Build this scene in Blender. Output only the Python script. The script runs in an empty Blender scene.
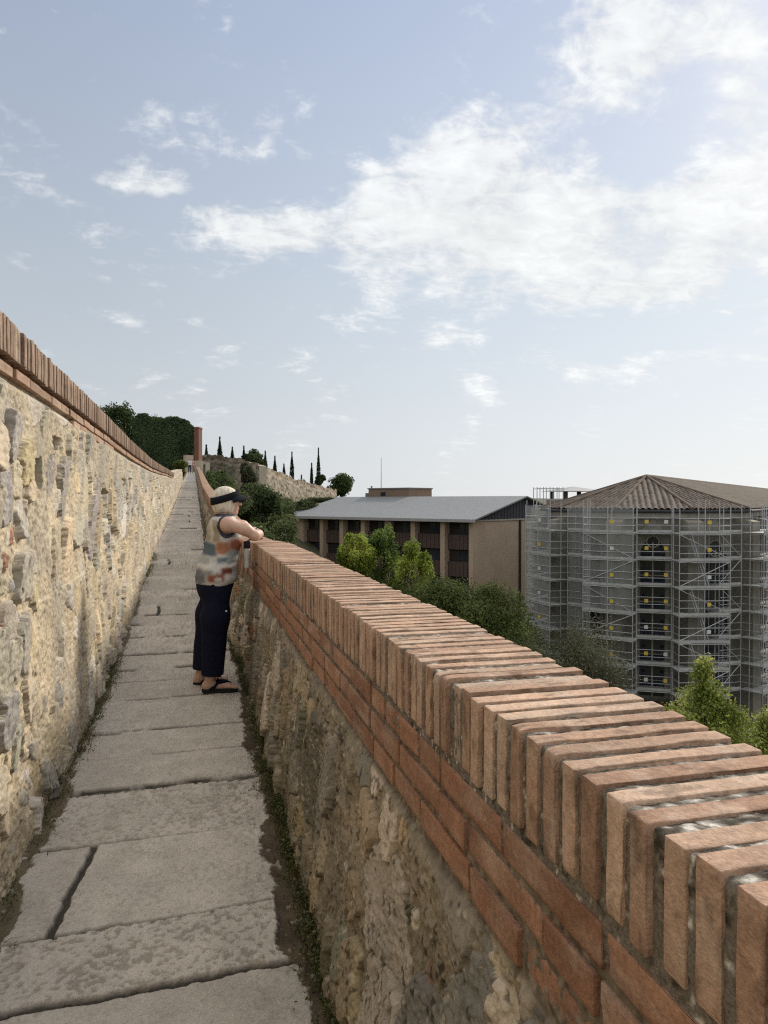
import bpy, math, random
import numpy as np
from math import sin, cos, pi, radians, sqrt, atan2, tan
random.seed(7)
rng = np.random.default_rng(11)
SC = bpy.context.scene
COL = SC.collection
TH = radians(14.7)              # the lens looks this far to the right of the walkway's direction
CT, ST = cos(TH), sin(TH)
F = 720.0
HZ = 501.0

# ------------------------------------------------------------------ helpers
def W(r, d, z=0.0):             # survey frame (right, away) -> world
    return np.array((r*CT + d*ST, -r*ST + d*CT, z))
def RX(px, d): return (px-384.0)/F*d
def ZY(py, d): return (HZ-py)/F*d
def at(px, py, d): return W(RX(px, d), d, ZY(py, d))

def hash3(ix, iy, iz, seed):
    h = (ix.astype(np.int64)*374761393 + iy.astype(np.int64)*668265263 + iz.astype(np.int64)*2147483647 + seed*974634777) & 0xffffffff
    h = ((h ^ (h >> 13))*1274126177) & 0xffffffff
    h = ((h ^ (h >> 16))*2246822519) & 0xffffffff
    h = h ^ (h >> 15)
    return (h & 0xffffff)/float(0xffffff)
def vnoise(x, y, z=None, seed=0):
    x = np.asarray(x, float); y = np.asarray(y, float)
    z = np.zeros(np.broadcast(x, y).shape) if z is None else np.asarray(z, float)
    x, y, z = np.broadcast_arrays(x, y, z)
    ix, iy, iz = np.floor(x), np.floor(y), np.floor(z)
    fx, fy, fz = x-ix, y-iy, z-iz
    fx = fx*fx*(3-2*fx); fy = fy*fy*(3-2*fy); fz = fz*fz*(3-2*fz)
    def h(a, b, c): return hash3(ix+a, iy+b, iz+c, seed)
    x00 = h(0,0,0)*(1-fx)+h(1,0,0)*fx; x10 = h(0,1,0)*(1-fx)+h(1,1,0)*fx
    if np.all(z == 0):
        return (x00*(1-fy)+x10*fy)*2-1
    x01 = h(0,0,1)*(1-fx)+h(1,0,1)*fx; x11 = h(0,1,1)*(1-fx)+h(1,1,1)*fx
    return ((x00*(1-fy)+x10*fy)*(1-fz)+(x01*(1-fy)+x11*fy)*fz)*2-1
def fbm(x, y, z=None, seed=0, oct=4):
    s = 0; a = 1; t = 0; f = 1
    for i in range(oct):
        s = s + a*vnoise(np.asarray(x)*f, np.asarray(y)*f, None if z is None else np.asarray(z)*f, seed+i*17)
        t += a; a *= .5; f *= 2.03
    return s/t
def sstep(a, b, x):
    t = np.clip((x-a)/(b-a), 0, 1); return t*t*(3-2*t)

def mesh_np(name, V, Fc, cols=None, smooth=True):
    V = np.asarray(V, np.float32); Fc = np.asarray(Fc, np.int32)
    me = bpy.data.meshes.new(name)
    k = Fc.shape[1]
    me.vertices.add(len(V)); me.vertices.foreach_set('co', V.ravel())
    me.loops.add(Fc.size); me.loops.foreach_set('vertex_index', Fc.ravel())
    me.polygons.add(len(Fc))
    me.polygons.foreach_set('loop_start', np.arange(0, Fc.size, k, dtype=np.int32))
    me.polygons.foreach_set('use_smooth', np.full(len(Fc), smooth, dtype=bool))
    me.update(calc_edges=True)
    if cols is not None:
        a = me.color_attributes.new('Col', 'FLOAT_COLOR', 'POINT')
        c = np.ones((len(V), 4), np.float32); c[:, :3] = cols
        a.data.foreach_set('color', c.ravel())
    return me
def grid_faces(nu, nv, flip=False):
    i = np.arange(nu*nv).reshape(nu, nv)
    q = np.stack([i[:-1, :-1], i[1:, :-1], i[1:, 1:], i[:-1, 1:]], -1).reshape(-1, 4)
    return q[:, ::-1] if flip else q

def tag(o, label=None, cat=None, group=None, kind=None):
    if label: o['label'] = label
    if cat: o['category'] = cat
    if group: o['group'] = group
    if kind: o['kind'] = kind
    return o
def thing(name, label, cat, base, group=None):
    o = bpy.data.objects.new(name, None); COL.objects.link(o)
    o.empty_display_size = .2
    o.location = [float(x) for x in base]
    return tag(o, label, cat, group)
def world_off(parent):
    p = np.zeros(3)
    while parent is not None:
        p += np.array(parent.location); parent = parent.parent
    return p
def link(name, me, m, parent=None, label=None):
    o = bpy.data.objects.new(name, me); COL.objects.link(o)
    if m is not None:
        me.materials.append(m)
    if parent is not None:
        o.parent = parent
        off = world_off(parent)
        co = np.empty(len(me.vertices)*3, np.float32); me.vertices.foreach_get('co', co)
        co = co.reshape(-1, 3) - off.astype(np.float32); me.vertices.foreach_set('co', co.ravel()); me.update()
    if label: o['label'] = label
    return o

class MB:
    """collects boxes, bars and tubes into one mesh"""
    def __init__(s): s.v = []; s.f = []; s.n = 0; s.c = []
    def add(s, V, Fl, col=(1, 1, 1)):
        V = np.asarray(V, float); s.v.append(V); s.f += [[i+s.n for i in f] for f in Fl]; s.n += len(V)
        s.c.append(np.tile(np.array(col, float), (len(V), 1)) if np.ndim(col) == 1 else np.asarray(col))
    def hexa(s, P, col=(1, 1, 1)):     # P: 4 bottom then 4 top
        s.add(P, [[3,2,1,0],[4,5,6,7],[0,1,5,4],[1,2,6,5],[2,3,7,6],[3,0,4,7]], col)
    def box(s, o, ex, ey, ez, col=(1, 1, 1)):   # corner + edge vectors
        o = np.array(o, float); ex, ey, ez = map(lambda t: np.array(t, float), (ex, ey, ez))
        if np.dot(np.cross(ex, ey), ez) < 0: o = o+ex; ex = -ex
        s.hexa([o, o+ex, o+ex+ey, o+ey, o+ez, o+ex+ez, o+ex+ey+ez, o+ey+ez], col)
    def tube(s, pts, rad, n=6, col=(1, 1, 1)):
        pts = [np.array(p, float) for p in pts]
        rad = [rad]*len(pts) if np.isscalar(rad) else rad
        V = []; Fl = []
        for i, p in enumerate(pts):
            t = pts[min(i+1, len(pts)-1)]-pts[max(i-1, 0)]; t = t/(np.linalg.norm(t)+1e-9)
            a = np.cross(t, (0, 0, 1)) if abs(t[2]) < .9 else np.cross(t, (1, 0, 0))
            a /= np.linalg.norm(a); b = np.cross(t, a)
            for k in range(n):
                V.append(p+rad[i]*(a*cos(2*pi*k/n)+b*sin(2*pi*k/n)))
        for i in range(len(pts)-1):
            for k in range(n):
                Fl.append([i*n+k, (i)*n+(k+1) % n, (i+1)*n+(k+1) % n, (i+1)*n+k][::-1])
        Fl.append(list(range(n))); Fl.append(list(range((len(pts)-1)*n, len(pts)*n))[::-1])
        s.add(V, Fl, col)
    def poly(s, pts, thick, col=(1, 1, 1)):   # polygon extruded by vector
        P = [np.array(p, float) for p in pts]; t = np.array(thick, float); n = len(P)
        V = P+[p+t for p in P]
        Fl = [list(range(n))[::-1], list(range(n, 2*n))]+[[i, (i+1) % n, (i+1) % n+n, i+n] for i in range(n)]
        s.add(V, Fl, col)
    def build(s, name, m, parent=None, label=None, smooth=False):
        me = bpy.data.meshes.new(name)
        V = np.concatenate(s.v)
        me.from_pydata(V.tolist(), [], s.f); 
        a = me.color_attributes.new('Col', 'FLOAT_COLOR', 'POINT')
        c = np.ones((len(V), 4), np.float32); c[:, :3] = np.concatenate(s.c); a.data.foreach_set('color', c.ravel())
        import bmesh
        bm = bmesh.new(); bm.from_mesh(me); bmesh.ops.recalc_face_normals(bm, faces=bm.faces); bm.to_mesh(me); bm.free()
        me.polygons.foreach_set('use_smooth', [smooth]*len(me.polygons))
        return link(name, me, m, parent, label)

# ------------------------------------------------------------------ materials
def mat(name, col=None, rough=.9, nscale=25., namt=.25, bump=.3, bscale=90., bdist=.006, spec=.25, trans=0., metal=0., big=None, stretch=None, detail=6.):
    m = bpy.data.materials.new(name); m.use_nodes = True
    nt = m.node_tree; N = nt.nodes; L = nt.links
    bs = N['Principled BSDF']; bs.inputs['Roughness'].default_value = rough
    bs.inputs['Specular IOR Level'].default_value = spec; bs.inputs['Metallic'].default_value = metal
    tc = N.new('ShaderNodeTexCoord')
    vec = tc.outputs['Object']
    if stretch:
        mp = N.new('ShaderNodeMapping'); mp.inputs['Scale'].default_value = stretch; L.new(vec, mp.inputs['Vector']); vec = mp.outputs[0]
    if col is None:
        at_ = N.new('ShaderNodeVertexColor'); at_.layer_name = 'Col'; cs = at_.outputs['Color']
    else:
        rg = N.new('ShaderNodeRGB'); rg.outputs[0].default_value = (*col, 1); cs = rg.outputs[0]
    def modulate(cs, scale, amt, det):
        nz = N.new('ShaderNodeTexNoise'); nz.inputs['Scale'].default_value = scale; nz.inputs['Detail'].default_value = det
        nz.inputs['Roughness'].default_value = .65; L.new(vec, nz.inputs['Vector'])
        mr = N.new('ShaderNodeMapRange'); mr.inputs['From Min'].default_value = .25; mr.inputs['From Max'].default_value = .75
        mr.inputs['To Min'].default_value = 1-amt; mr.inputs['To Max'].default_value = 1+amt; L.new(nz.outputs['Fac'], mr.inputs['Value'])
        mx = N.new('ShaderNodeVectorMath'); mx.operation = 'SCALE'; L.new(cs, mx.inputs[0]); L.new(mr.outputs[0], mx.inputs['Scale'])
        return mx.outputs[0], nz
    if namt: cs, _ = modulate(cs, nscale, namt, detail)
    if big: cs, _ = modulate(cs, big[0], big[1], 4)
    L.new(cs, bs.inputs['Base Color'])
    if bump:
        nz = N.new('ShaderNodeTexNoise'); nz.inputs['Scale'].default_value = bscale; nz.inputs['Detail'].default_value = 5; L.new(vec, nz.inputs['Vector'])
        bp = N.new('ShaderNodeBump'); bp.inputs['Strength'].default_value = bump; bp.inputs['Distance'].default_value = bdist
        L.new(nz.outputs['Fac'], bp.inputs['Height']); L.new(bp.outputs[0], bs.inputs['Normal'])
    if trans:
        tr = N.new('ShaderNodeBsdfTranslucent'); L.new(cs, tr.inputs['Color'])
        ms = N.new('ShaderNodeMixShader'); ms.inputs[0].default_value = trans
        L.new(bs.outputs[0], ms.inputs[1]); L.new(tr.outputs[0], ms.inputs[2]); L.new(ms.outputs[0], N['Material Output'].inputs['Surface'])
    return m

M_RUB = mat('rubble masonry', namt=.27, nscale=70, detail=9., big=(8., .2), bump=.6, bscale=120, bdist=.005, rough=.95, spec=.15)
M_BRICK = mat('old brick', namt=.34, nscale=110, detail=8., big=(14., .2), bump=.7, bscale=260, bdist=.003, rough=.92, spec=.15)
M_MORT = mat('gritty mortar', namt=.6, nscale=190, bump=.6, bscale=300, bdist=.003, rough=.97, spec=.1)
M_PATH = mat('worn limestone', namt=.20, nscale=130, detail=9., big=(5., .13), bump=.7, bscale=150, bdist=.004, rough=.92, spec=.2)
M_LEAF = mat('leaf', namt=0, bump=0, rough=.8, spec=.08, trans=.25)
M_LEAFB = mat('thin leaf', namt=0, bump=0, rough=.6, spec=.15, trans=.45)
M_BARK = mat('bark', col=(.10, .08, .06), namt=.4, nscale=8, bump=.6, bscale=25, bdist=.02)
M_EARTH = mat('earth', col=(.09, .085, .05), namt=.4, nscale=.6, bump=.4, bscale=6, bdist=.05)
M_STONEB = mat('building stone', namt=.18, nscale=2.5, bump=.3, bscale=12, bdist=.02, big=(.5, .15))
M_BLOCKB = mat('tan facing brick', namt=.15, nscale=5, bump=.3, bscale=30, bdist=.01, big=(.35, .12))
M_METALROOF = mat('sheet roof', namt=.1, nscale=1.2, bump=.1, bscale=8, bdist=.01, rough=.6, spec=.3)
M_DARK = mat('dark cladding', namt=.2, nscale=3, bump=.1, bscale=10, rough=.7)
M_GLASS = mat('dark window glass', col=(.02, .028, .04), namt=0, bump=0, rough=.08, spec=.6)
M_STEEL = mat('galvanised steel', col=(.42, .43, .44), namt=.15, nscale=4, bump=0, rough=.45, spec=.5, metal=.35)
M_PLANK = mat('scaffold deck', col=(.40, .40, .39), namt=.25, nscale=3, bump=.2, bscale=12, rough=.7)
M_PAINT = mat('painted piece', namt=.08, nscale=8, bump=0, rough=.6)
M_SKIN = mat('skin', namt=.06, nscale=30, bump=.1, bscale=150, bdist=.001, rough=.5, spec=.3)
M_CLOTH = mat('woven cloth', namt=.1, nscale=60, bump=.35, bscale=300, bdist=.002, rough=.95, spec=.1)
M_HAIR = mat('pale hair', namt=.28, nscale=55, bump=.6, bscale=90, bdist=.006, rough=.6, spec=.35, stretch=(1, 1, .25))
M_NET = bpy.data.materials.new('debris netting'); M_NET.use_nodes = True
_n = M_NET.node_tree.nodes; _l = M_NET.node_tree.links; _b = _n['Principled BSDF']; _b.inputs['Base Color'].default_value = (.42, .43, .42, 1); _b.inputs['Roughness'].default_value = .9
_t = _n.new('ShaderNodeBsdfTransparent'); _m = _n.new('ShaderNodeMixShader'); _m.inputs[0].default_value = .33; _l.new(_t.outputs[0], _m.inputs[1]); _l.new(_b.outputs[0], _m.inputs[2]); _l.new(_m.outputs[0], _n['Material Output'].inputs['Surface'])
M_RUBBER = mat('black rubber', col=(.012, .013, .016), namt=.1, bump=.1, bscale=100, bdist=.001, rough=.6)

# ------------------------------------------------------------------ profiles along the walkway (Y)
def PZ(Y):     # walkway height
    return np.interp(Y, [-6, 0, 5.5, 7, 9, 11, 13.7, 18.5, 23, 28, 38, 48, 64, 80, 100], [-1.45, -1.45, -1.43, -1.375, -1.26, -1.13, -.95, -.71, -.47, -.2, .42, 1.1, 1.98, 2.85, 3.9])
def RXF(Y):    # inner face of the right parapet
    return np.interp(Y, [-6, 6.2, 7.2, 15, 22, 30, 60, 100], [.45, .45, .385, .37, .33, .28, .21, .16])
def RTOP(Y):   # top of the right coping
    return np.interp(Y, [-6, 5.6, 6.6, 9, 15, 18.5, 23, 28, 38, 48, 64, 80, 100], [-.328, -.33, -.36, -.34, -.1, .08, .3, .55, 1.15, 1.8, 2.7, 3.6, 4.6])
def LXF(Y):    # inner face of the left wall
    return np.interp(Y, [-6, 6, 14, 28, 48, 100], [-.70, -.71, -.76, -.82, -.86, -.92])
def LTOP(Y):
    return np.interp(Y, [-6, 9, 13.3, 18, 22.6, 27, 30, 40, 52, 60], [.70, .70, .74, .84, .96, 1.04, 1.12, 1.62, 2.2, 2.5])
LEND = 53.0
REND = 96.0

def ysamples(y0, y1, lo, k, hi=.6):
    ys = [y0]
    while ys[-1] < y1: ys.append(ys[-1]+min(hi, max(lo, k*ys[-1]**2)))
    return np.array(ys)

# ------------------------------------------------------------------ rubble masonry as a relief
def rubble_field(U, V, seed, sizes, density=1.0, fixed=()):
    """irregular stones of several sizes bedded in mortar; returns stone profile, id and edge distance"""
    r = np.random.default_rng(seed)
    u0, u1, v0, v1 = U.min()-.3, U.max()+.3, V.min()-.3, V.max()+.3
    A = (u1-u0)*(v1-v0)
    S = np.array(fixed, float).reshape(-1, 6)
    cell = {}
    for f in fixed: cell.setdefault((int(f[0]/.4), int(f[1]/.4)), []).append(f[:4])
    for (a0, a1, b0, b1, frac, cover) in sizes:
        n = int(A/(pi*((a0+a1)/2)*((b0+b1)/2))*frac*density)
        got = []
        for _ in range(n):
            a = r.uniform(a0, a1); b = r.uniform(b0, b1); x = r.uniform(u0, u1); y = r.uniform(v0, v1)
            ang = r.normal(0, .25)
            ok = True
            gx, gy = int(x/.4), int(y/.4)
            for i in range(gx-1, gx+2):
                for j in range(gy-1, gy+2):
                    for (xx, yy, aa, bb) in cell.get((i, j), ()):
                        if ((x-xx)/(a+aa))**2+((y-yy)/(b+bb))**2 < cover: ok = False; break
                    if not ok: break
                if not ok: break
            if ok:
                cell.setdefault((gx, gy), []).append((x, y, a, b)); got.append((x, y, a, b, ang, r.uniform(2.0, 4.5)))
        S = np.concatenate([S, np.array(got).reshape(-1, 6)])
    nu, nv = len(U), len(V)
    D1 = np.full((nu, nv), 9., np.float32); D2 = np.full((nu, nv), 9., np.float32); ID = np.zeros((nu, nv), np.int32); SZ = np.full((nu, nv), .05, np.float32)
    UU, VV = np.meshgrid(U, V, indexing='ij')
    WU = UU+.03*fbm(UU*9, VV*9, seed=seed+1, oct=3)+.011*fbm(UU*38, VV*38, seed=seed+5, oct=3)
    WV = VV+.03*fbm(UU*9, VV*9, seed=seed+2, oct=3)+.011*fbm(UU*38, VV*38, seed=seed+6, oct=3)
    for k, (x, y, a, b, ang, p) in enumerate(S):
        R = max(a, b)*1.75+.04
        i0, i1 = np.searchsorted(U, (x-R, x+R)); j0, j1 = np.searchsorted(V, (y-R, y+R))
        if i1 <= i0 or j1 <= j0: continue
        du = WU[i0:i1, j0:j1]-x; dv = WV[i0:i1, j0:j1]-y
        c, s = cos(ang), sin(ang)
        e = (np.abs((du*c+dv*s)/a)**p+np.abs((dv*c-du*s)/b)**p)**(1/p)
        d1 = D1[i0:i1, j0:j1]; d2 = D2[i0:i1, j0:j1]; idd = ID[i0:i1, j0:j1]; sz = SZ[i0:i1, j0:j1]
        m = e < d1
        d2[...] = np.where(m, d1, np.minimum(d2, e)); d1[...] = np.where(m, e, d1); idd[...] = np.where(m, k, idd); sz[...] = np.where(m, min(a, b), sz)
    edge = np.minimum(1.12-D1, (D2-D1)*.8)      # >0 inside the stone
    return UU, VV, edge*SZ, ID, S

def rubble_colors(ID, S, seed, palette, weights):
    r = np.random.default_rng(seed)
    pal = np.array(palette); w = np.array(weights)/sum(weights)
    pick = r.choice(len(pal), len(S), p=w)
    small = np.minimum(S[:, 2], S[:, 3])
    pick = np.where((small > .06) & (np.array([p[0]/p[2] for p in palette])[pick] > 2.2), 0, pick)
    base = pal[pick]*(r.normal(1, .13, (len(S), 1)).clip(.6, 1.4))
    base[:, 0] *= r.normal(1, .03, len(S)); base[:, 2] *= r.normal(1, .05, len(S))
    return base[ID]

def wall_relief(UU, VV, edge, ID, S, seed, mortar_lo, mortar_hi, stone_h, big_bias):
    r = np.random.default_rng(seed+3)
    hh = (r.uniform(stone_h[0], stone_h[1], len(S))*np.clip(np.minimum(S[:, 2], S[:, 3])/.055, .40, 1))[ID]
    tu = r.normal(0, .10, len(S))[ID]; tv = r.normal(0, .09, len(S))[ID]
    cx = S[:, 0][ID]; cy = S[:, 1][ID]
    prof = np.clip(edge/.007, -2.6, 1); prof = np.where(prof > 0, 1-(1-prof)**2.4, prof)
    rough = .0042*fbm(UU*16, VV*16, seed=seed+9, oct=5)+.0012*vnoise(UU*75, VV*75, seed=seed+8)-.006*sstep(.35, .7, fbm(UU*11, VV*17, seed=seed+10, oct=3))
    ridg = .004*(1-np.abs(fbm(UU*14, VV*30, seed=seed+19, oct=3))*2)
    st = (hh+np.clip((UU-cx)*tu+(VV-cy)*tv, -.02, .02))*(.25+.75*np.clip(prof, 0, 1))+(.030*np.clip(prof, -2.2, 0)*sstep(-.3, .25, fbm(UU*3.1, VV*3.1, seed=seed+61, oct=2)))+rough+ridg
    lf = fbm(UU*1.3, VV*1.3, seed=seed+21, oct=3)
    mo = mortar_lo+(mortar_hi-mortar_lo)*np.clip(.5+lf*1.2+big_bias, 0, 1)+.010*fbm(UU*12, VV*12, seed=seed+31, oct=5)+.005*vnoise(UU*60, VV*60, seed=seed+33)+.0014*vnoise(UU*130, VV*130, seed=seed+34)
    pit = sstep(.45, .75, vnoise(UU*26, VV*26, seed=seed+41))*sstep(.2, -.1, lf); mo = mo-.020*pit
    h = np.maximum(st, mo)
    mk = sstep(-.004, .004, st-mo)
    return h, mk, pit

# ------------------------------------------------------------------ bricks
def axis_pts(L, n, r):
    h = L/2
    mid = np.linspace(-(h-r), h-r, max(2, n))
    return np.concatenate([[-h, -h+.35*r], mid, [h-.35*r, h]])
_cube_cache = {}
def rounded_box(dims, ns, r):
    """grid box with rounded worn edges -> verts (local), quads"""
    key = (tuple(ns),)
    ax = [axis_pts(dims[i], ns[i], r) for i in range(3)]
    n = [len(a) for a in ax]
    if key not in _cube_cache:
        idx = -np.ones(n, int); cnt = 0; sel = []
        for i in range(n[0]):
            for j in range(n[1]):
                for k in range(n[2]):
                    if i in (0, n[0]-1) or j in (0, n[1]-1) or k in (0, n[2]-1):
                        idx[i, j, k] = cnt; cnt += 1; sel.append((i, j, k))
        q = []
        for a in range(3):
            b, c = (a+1) % 3, (a+2) % 3
            for side in (0, n[a]-1):
                for j in range(n[b]-1):
                    for k in range(n[c]-1):
                        f = []
                        for (dj, dk) in ((0, 0), (1, 0), (1, 1), (0, 1)):
                            p = [0, 0, 0]; p[a] = side; p[b] = j+dj; p[c] = k+dk; f.append(idx[tuple(p)])
                        q.append(f if side else f[::-1])
        _cube_cache[key] = (np.array(sel), np.array(q))
    sel, q = _cube_cache[key]
    V = np.stack([ax[i][sel[:, i]] for i in range(3)], 1)
    core = np.clip(V, -(np.array(dims)/2-r), np.array(dims)/2-r)
    dlt = V-core; ln = np.linalg.norm(dlt, axis=1, keepdims=True)
    V = np.where(ln > 1e-9, core+dlt/np.maximum(ln, 1e-9)*r, V)
    return V, q

class Bricks:
    def __init__(s): s.V = []; s.Q = []; s.C = []; s.n = 0
    def add(s, centre, dims, rotz, tilt, lod, col, seed):
        ns = {0: (28, 7, 15), 1: (12, 4, 7), 2: (3, 2, 3), 3: (2, 2, 2)}[lod]
        rr = random.uniform(.0012, .0024)
        V, q = rounded_box(dims, ns, rr)
        C = np.tile(np.array(col), (len(V), 1))
        if lod <= 1:
            p = V+seed*3.7
            nrm = V/np.linalg.norm(V/np.array(dims), axis=1, keepdims=True)
            e = np.sort(np.abs(V)/(np.array(dims)/2), axis=1)[:, 1]       # near an edge where two coordinates are near 1
            n1 = fbm(p[:, 0]*28, p[:, 1]*28, p[:, 2]*28, seed=3, oct=3)
            n2 = vnoise(p[:, 0]*13, p[:, 1]*13, p[:, 2]*13, seed=8)
            chip = sstep(.25, .6, n2+.25*n1)*sstep(.86, 1., e)*.004
            dn = V/np.linalg.norm(V, axis=1, keepdims=True)
            out = np.zeros_like(V); am = np.argmax(np.abs(V)/(np.array(dims)/2), 1); out[np.arange(len(V)), am] = np.sign(V[np.arange(len(V)), am])
            V = V+out*(.0009*n1+.0007*n2)[:, None]-(V/np.array(dims)*2*np.array((1, 1, 1)))*(chip*.6)[:, None]
            st = fbm(p[:, 0]*9, p[:, 1]*30, p[:, 2]*14, seed=21, oct=3)
            C = C*(1+.22*st)[:, None]
            pale = sstep(.0, .5, fbm(p[:, 0]*22, p[:, 1]*18, p[:, 2]*18, seed=33, oct=3))
            C = C*(1-.45*pale[:, None])+np.array((.47, .37, .29))*.45*pale[:, None]
            dk = sstep(.2, .5, fbm(p[:, 0]*30, p[:, 1]*60, p[:, 2]*30, seed=51, oct=4))
            C = C*(1-.4*dk)[:, None]
        c, sn = cos(rotz), sin(rotz); ct, stt = cos(tilt), sin(tilt)
        y = V[:, 1]*ct-V[:, 2]*stt; z = V[:, 1]*stt+V[:, 2]*ct
        x = V[:, 0]*c-y*sn; y = V[:, 0]*sn+y*c
        s.V.append(np.stack([x, y, z], 1)+np.array(centre)); s.Q.append(q+s.n); s.C.append(C); s.n += len(V)
    def mesh(s, name): return mesh_np(name, np.concatenate(s.V), np.concatenate(s.Q), np.concatenate(s.C))

def brick_col(dark=1.0):
    a = np.array((.43, .285, .20)); b = np.array((.37, .225, .155)); c = np.array((.45, .33, .245))
    w = rng.dirichlet((1.5, 1., 1.1))
    return (a*w[0]+b*w[1]+c*w[2])*rng.uniform(.82, 1.1)*dark

PITCH = .0508
def slope_of(fn, y): return math.atan((float(fn(y+.2))-float(fn(y-.2)))/.4)

# ================================================================== RIGHT PARAPET
par = thing('parapet_wall', 'waist-high rubble stone parapet with a brick on edge coping that the woman leans on', 'parapet', (.6, 2, -1.45))
b = Bricks(); i = 0
y = .30
BH = .14; BW = .275
while y < REND:
    lod = 0 if y < 2.2 else (1 if y < 4.5 else (2 if y < 12 else 3))
    th = random.uniform(.0312, .0342)
    top = float(RTOP(y))+random.gauss(0, .0016)
    if lod == 3: pass
    b.add((float(RXF(y))+BW/2+random.gauss(-.003, .0013), y+random.gauss(0, .0008), top-BH/2), (BW+random.gauss(0, .004), th, BH+random.gauss(0, .002)),
          random.gauss(0, .005), slope_of(RTOP, y)+random.gauss(0, .006), lod, brick_col(), i)
    i += 1; y += PITCH+random.gauss(0, .0006)
link('coping', b.mesh('coping'), M_BRICK, par)

# mortar bed round the coping bricks: a strip over the top, the inner and the outer edge, set back behind the brick faces
ys = ysamples(.26, REND, .0045, .0016, .4)
def mortar_strip(inset_top, inset_side, x0f, prof, seed, name, parent):
    prof = np.array(prof)
    Yg = ys[:, None]; 
    X = x0f(Yg)+prof[None, :, 0]; Z = RTOP(Yg)+prof[None, :, 1]
    Y = np.broadcast_to(Yg, X.shape)
    s = np.broadcast_to(np.arange(len(prof))[None, :]*.006, X.shape)
    n = .0022*fbm(Y*110, s*110, seed=seed, oct=3)+.0012*vnoise(Y*40, s*40, seed=seed+1)
    # push along the profile's outward normal
    t = np.gradient(prof, axis=0); nn = np.stack([-t[:, 1], t[:, 0]], 1); nn /= np.linalg.norm(nn, axis=1, keepdims=True)
    X = X+n*nn[None, :, 0]; Z = Z+n*nn[None, :, 1]
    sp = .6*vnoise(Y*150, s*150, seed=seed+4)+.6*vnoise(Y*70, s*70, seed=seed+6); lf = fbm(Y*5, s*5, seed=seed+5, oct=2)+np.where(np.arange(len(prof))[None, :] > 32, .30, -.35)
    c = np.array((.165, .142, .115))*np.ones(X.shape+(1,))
    white_grit = sstep(.38, .62, sp+.35*lf)[..., None]; c = c*(1-white_grit)+np.array((.50, .47, .42))*white_grit  # pale grit flecks in the mortar
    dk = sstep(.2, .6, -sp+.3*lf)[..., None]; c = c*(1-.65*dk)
    V = np.stack([X, Y, Z], -1).reshape(-1, 3)
    return mesh_np(name, V, grid_faces(len(ys), len(prof), True), c.reshape(-1, 3))
prof = [(.0036, -.20+.006*k) for k in range(32)]+[(.0052, -.007)]+[(.009+.006*k, -.0048) for k in range(43)]+[(.268, -.012-.012*k) for k in range(13)]
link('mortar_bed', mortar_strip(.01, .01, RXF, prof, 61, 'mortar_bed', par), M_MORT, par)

# three courses of long flat bricks below the coping
b = Bricks()
CH = .067; i = 0
for course in range(3):
    y = .30+[.0, .17, .09][course]
    while y < 60:
        L = random.choice((.285, .285, .28, .27, .14)) if course < 2 else random.choice((.285, .27, .2))
        ym = y+L/2
        far = ym > 7
        present = True
        if course == 2: present = ym < 2.6 or float(vnoise(np.array([ym*1.1]), np.array([3.3]), seed=5)[0]) > -.45
        if ym > 9: L = .9; ym = y+L/2; present = course < 2
        if present:
            zc = float(RTOP(ym))-BH-.012-CH*(course+.5)
            b.add((float(RXF(ym))+.056+random.gauss(0, .0025), ym, zc), (.11, L-.012, CH-.015+random.gauss(0, .0012)), random.gauss(0, .006), random.gauss(0, .004)+0,
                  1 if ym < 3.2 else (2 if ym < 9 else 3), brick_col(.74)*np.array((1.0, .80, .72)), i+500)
            # follow the slope on the rising stretch
            if ym > 6:
                sl = slope_of(RTOP, ym); V = b.V[-1]; V[:, 2] += (V[:, 1]-ym)*tan(sl)
        i += 1; y += L
link('brick_band', b.mesh('brick_band'), M_BRICK, par)

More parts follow.
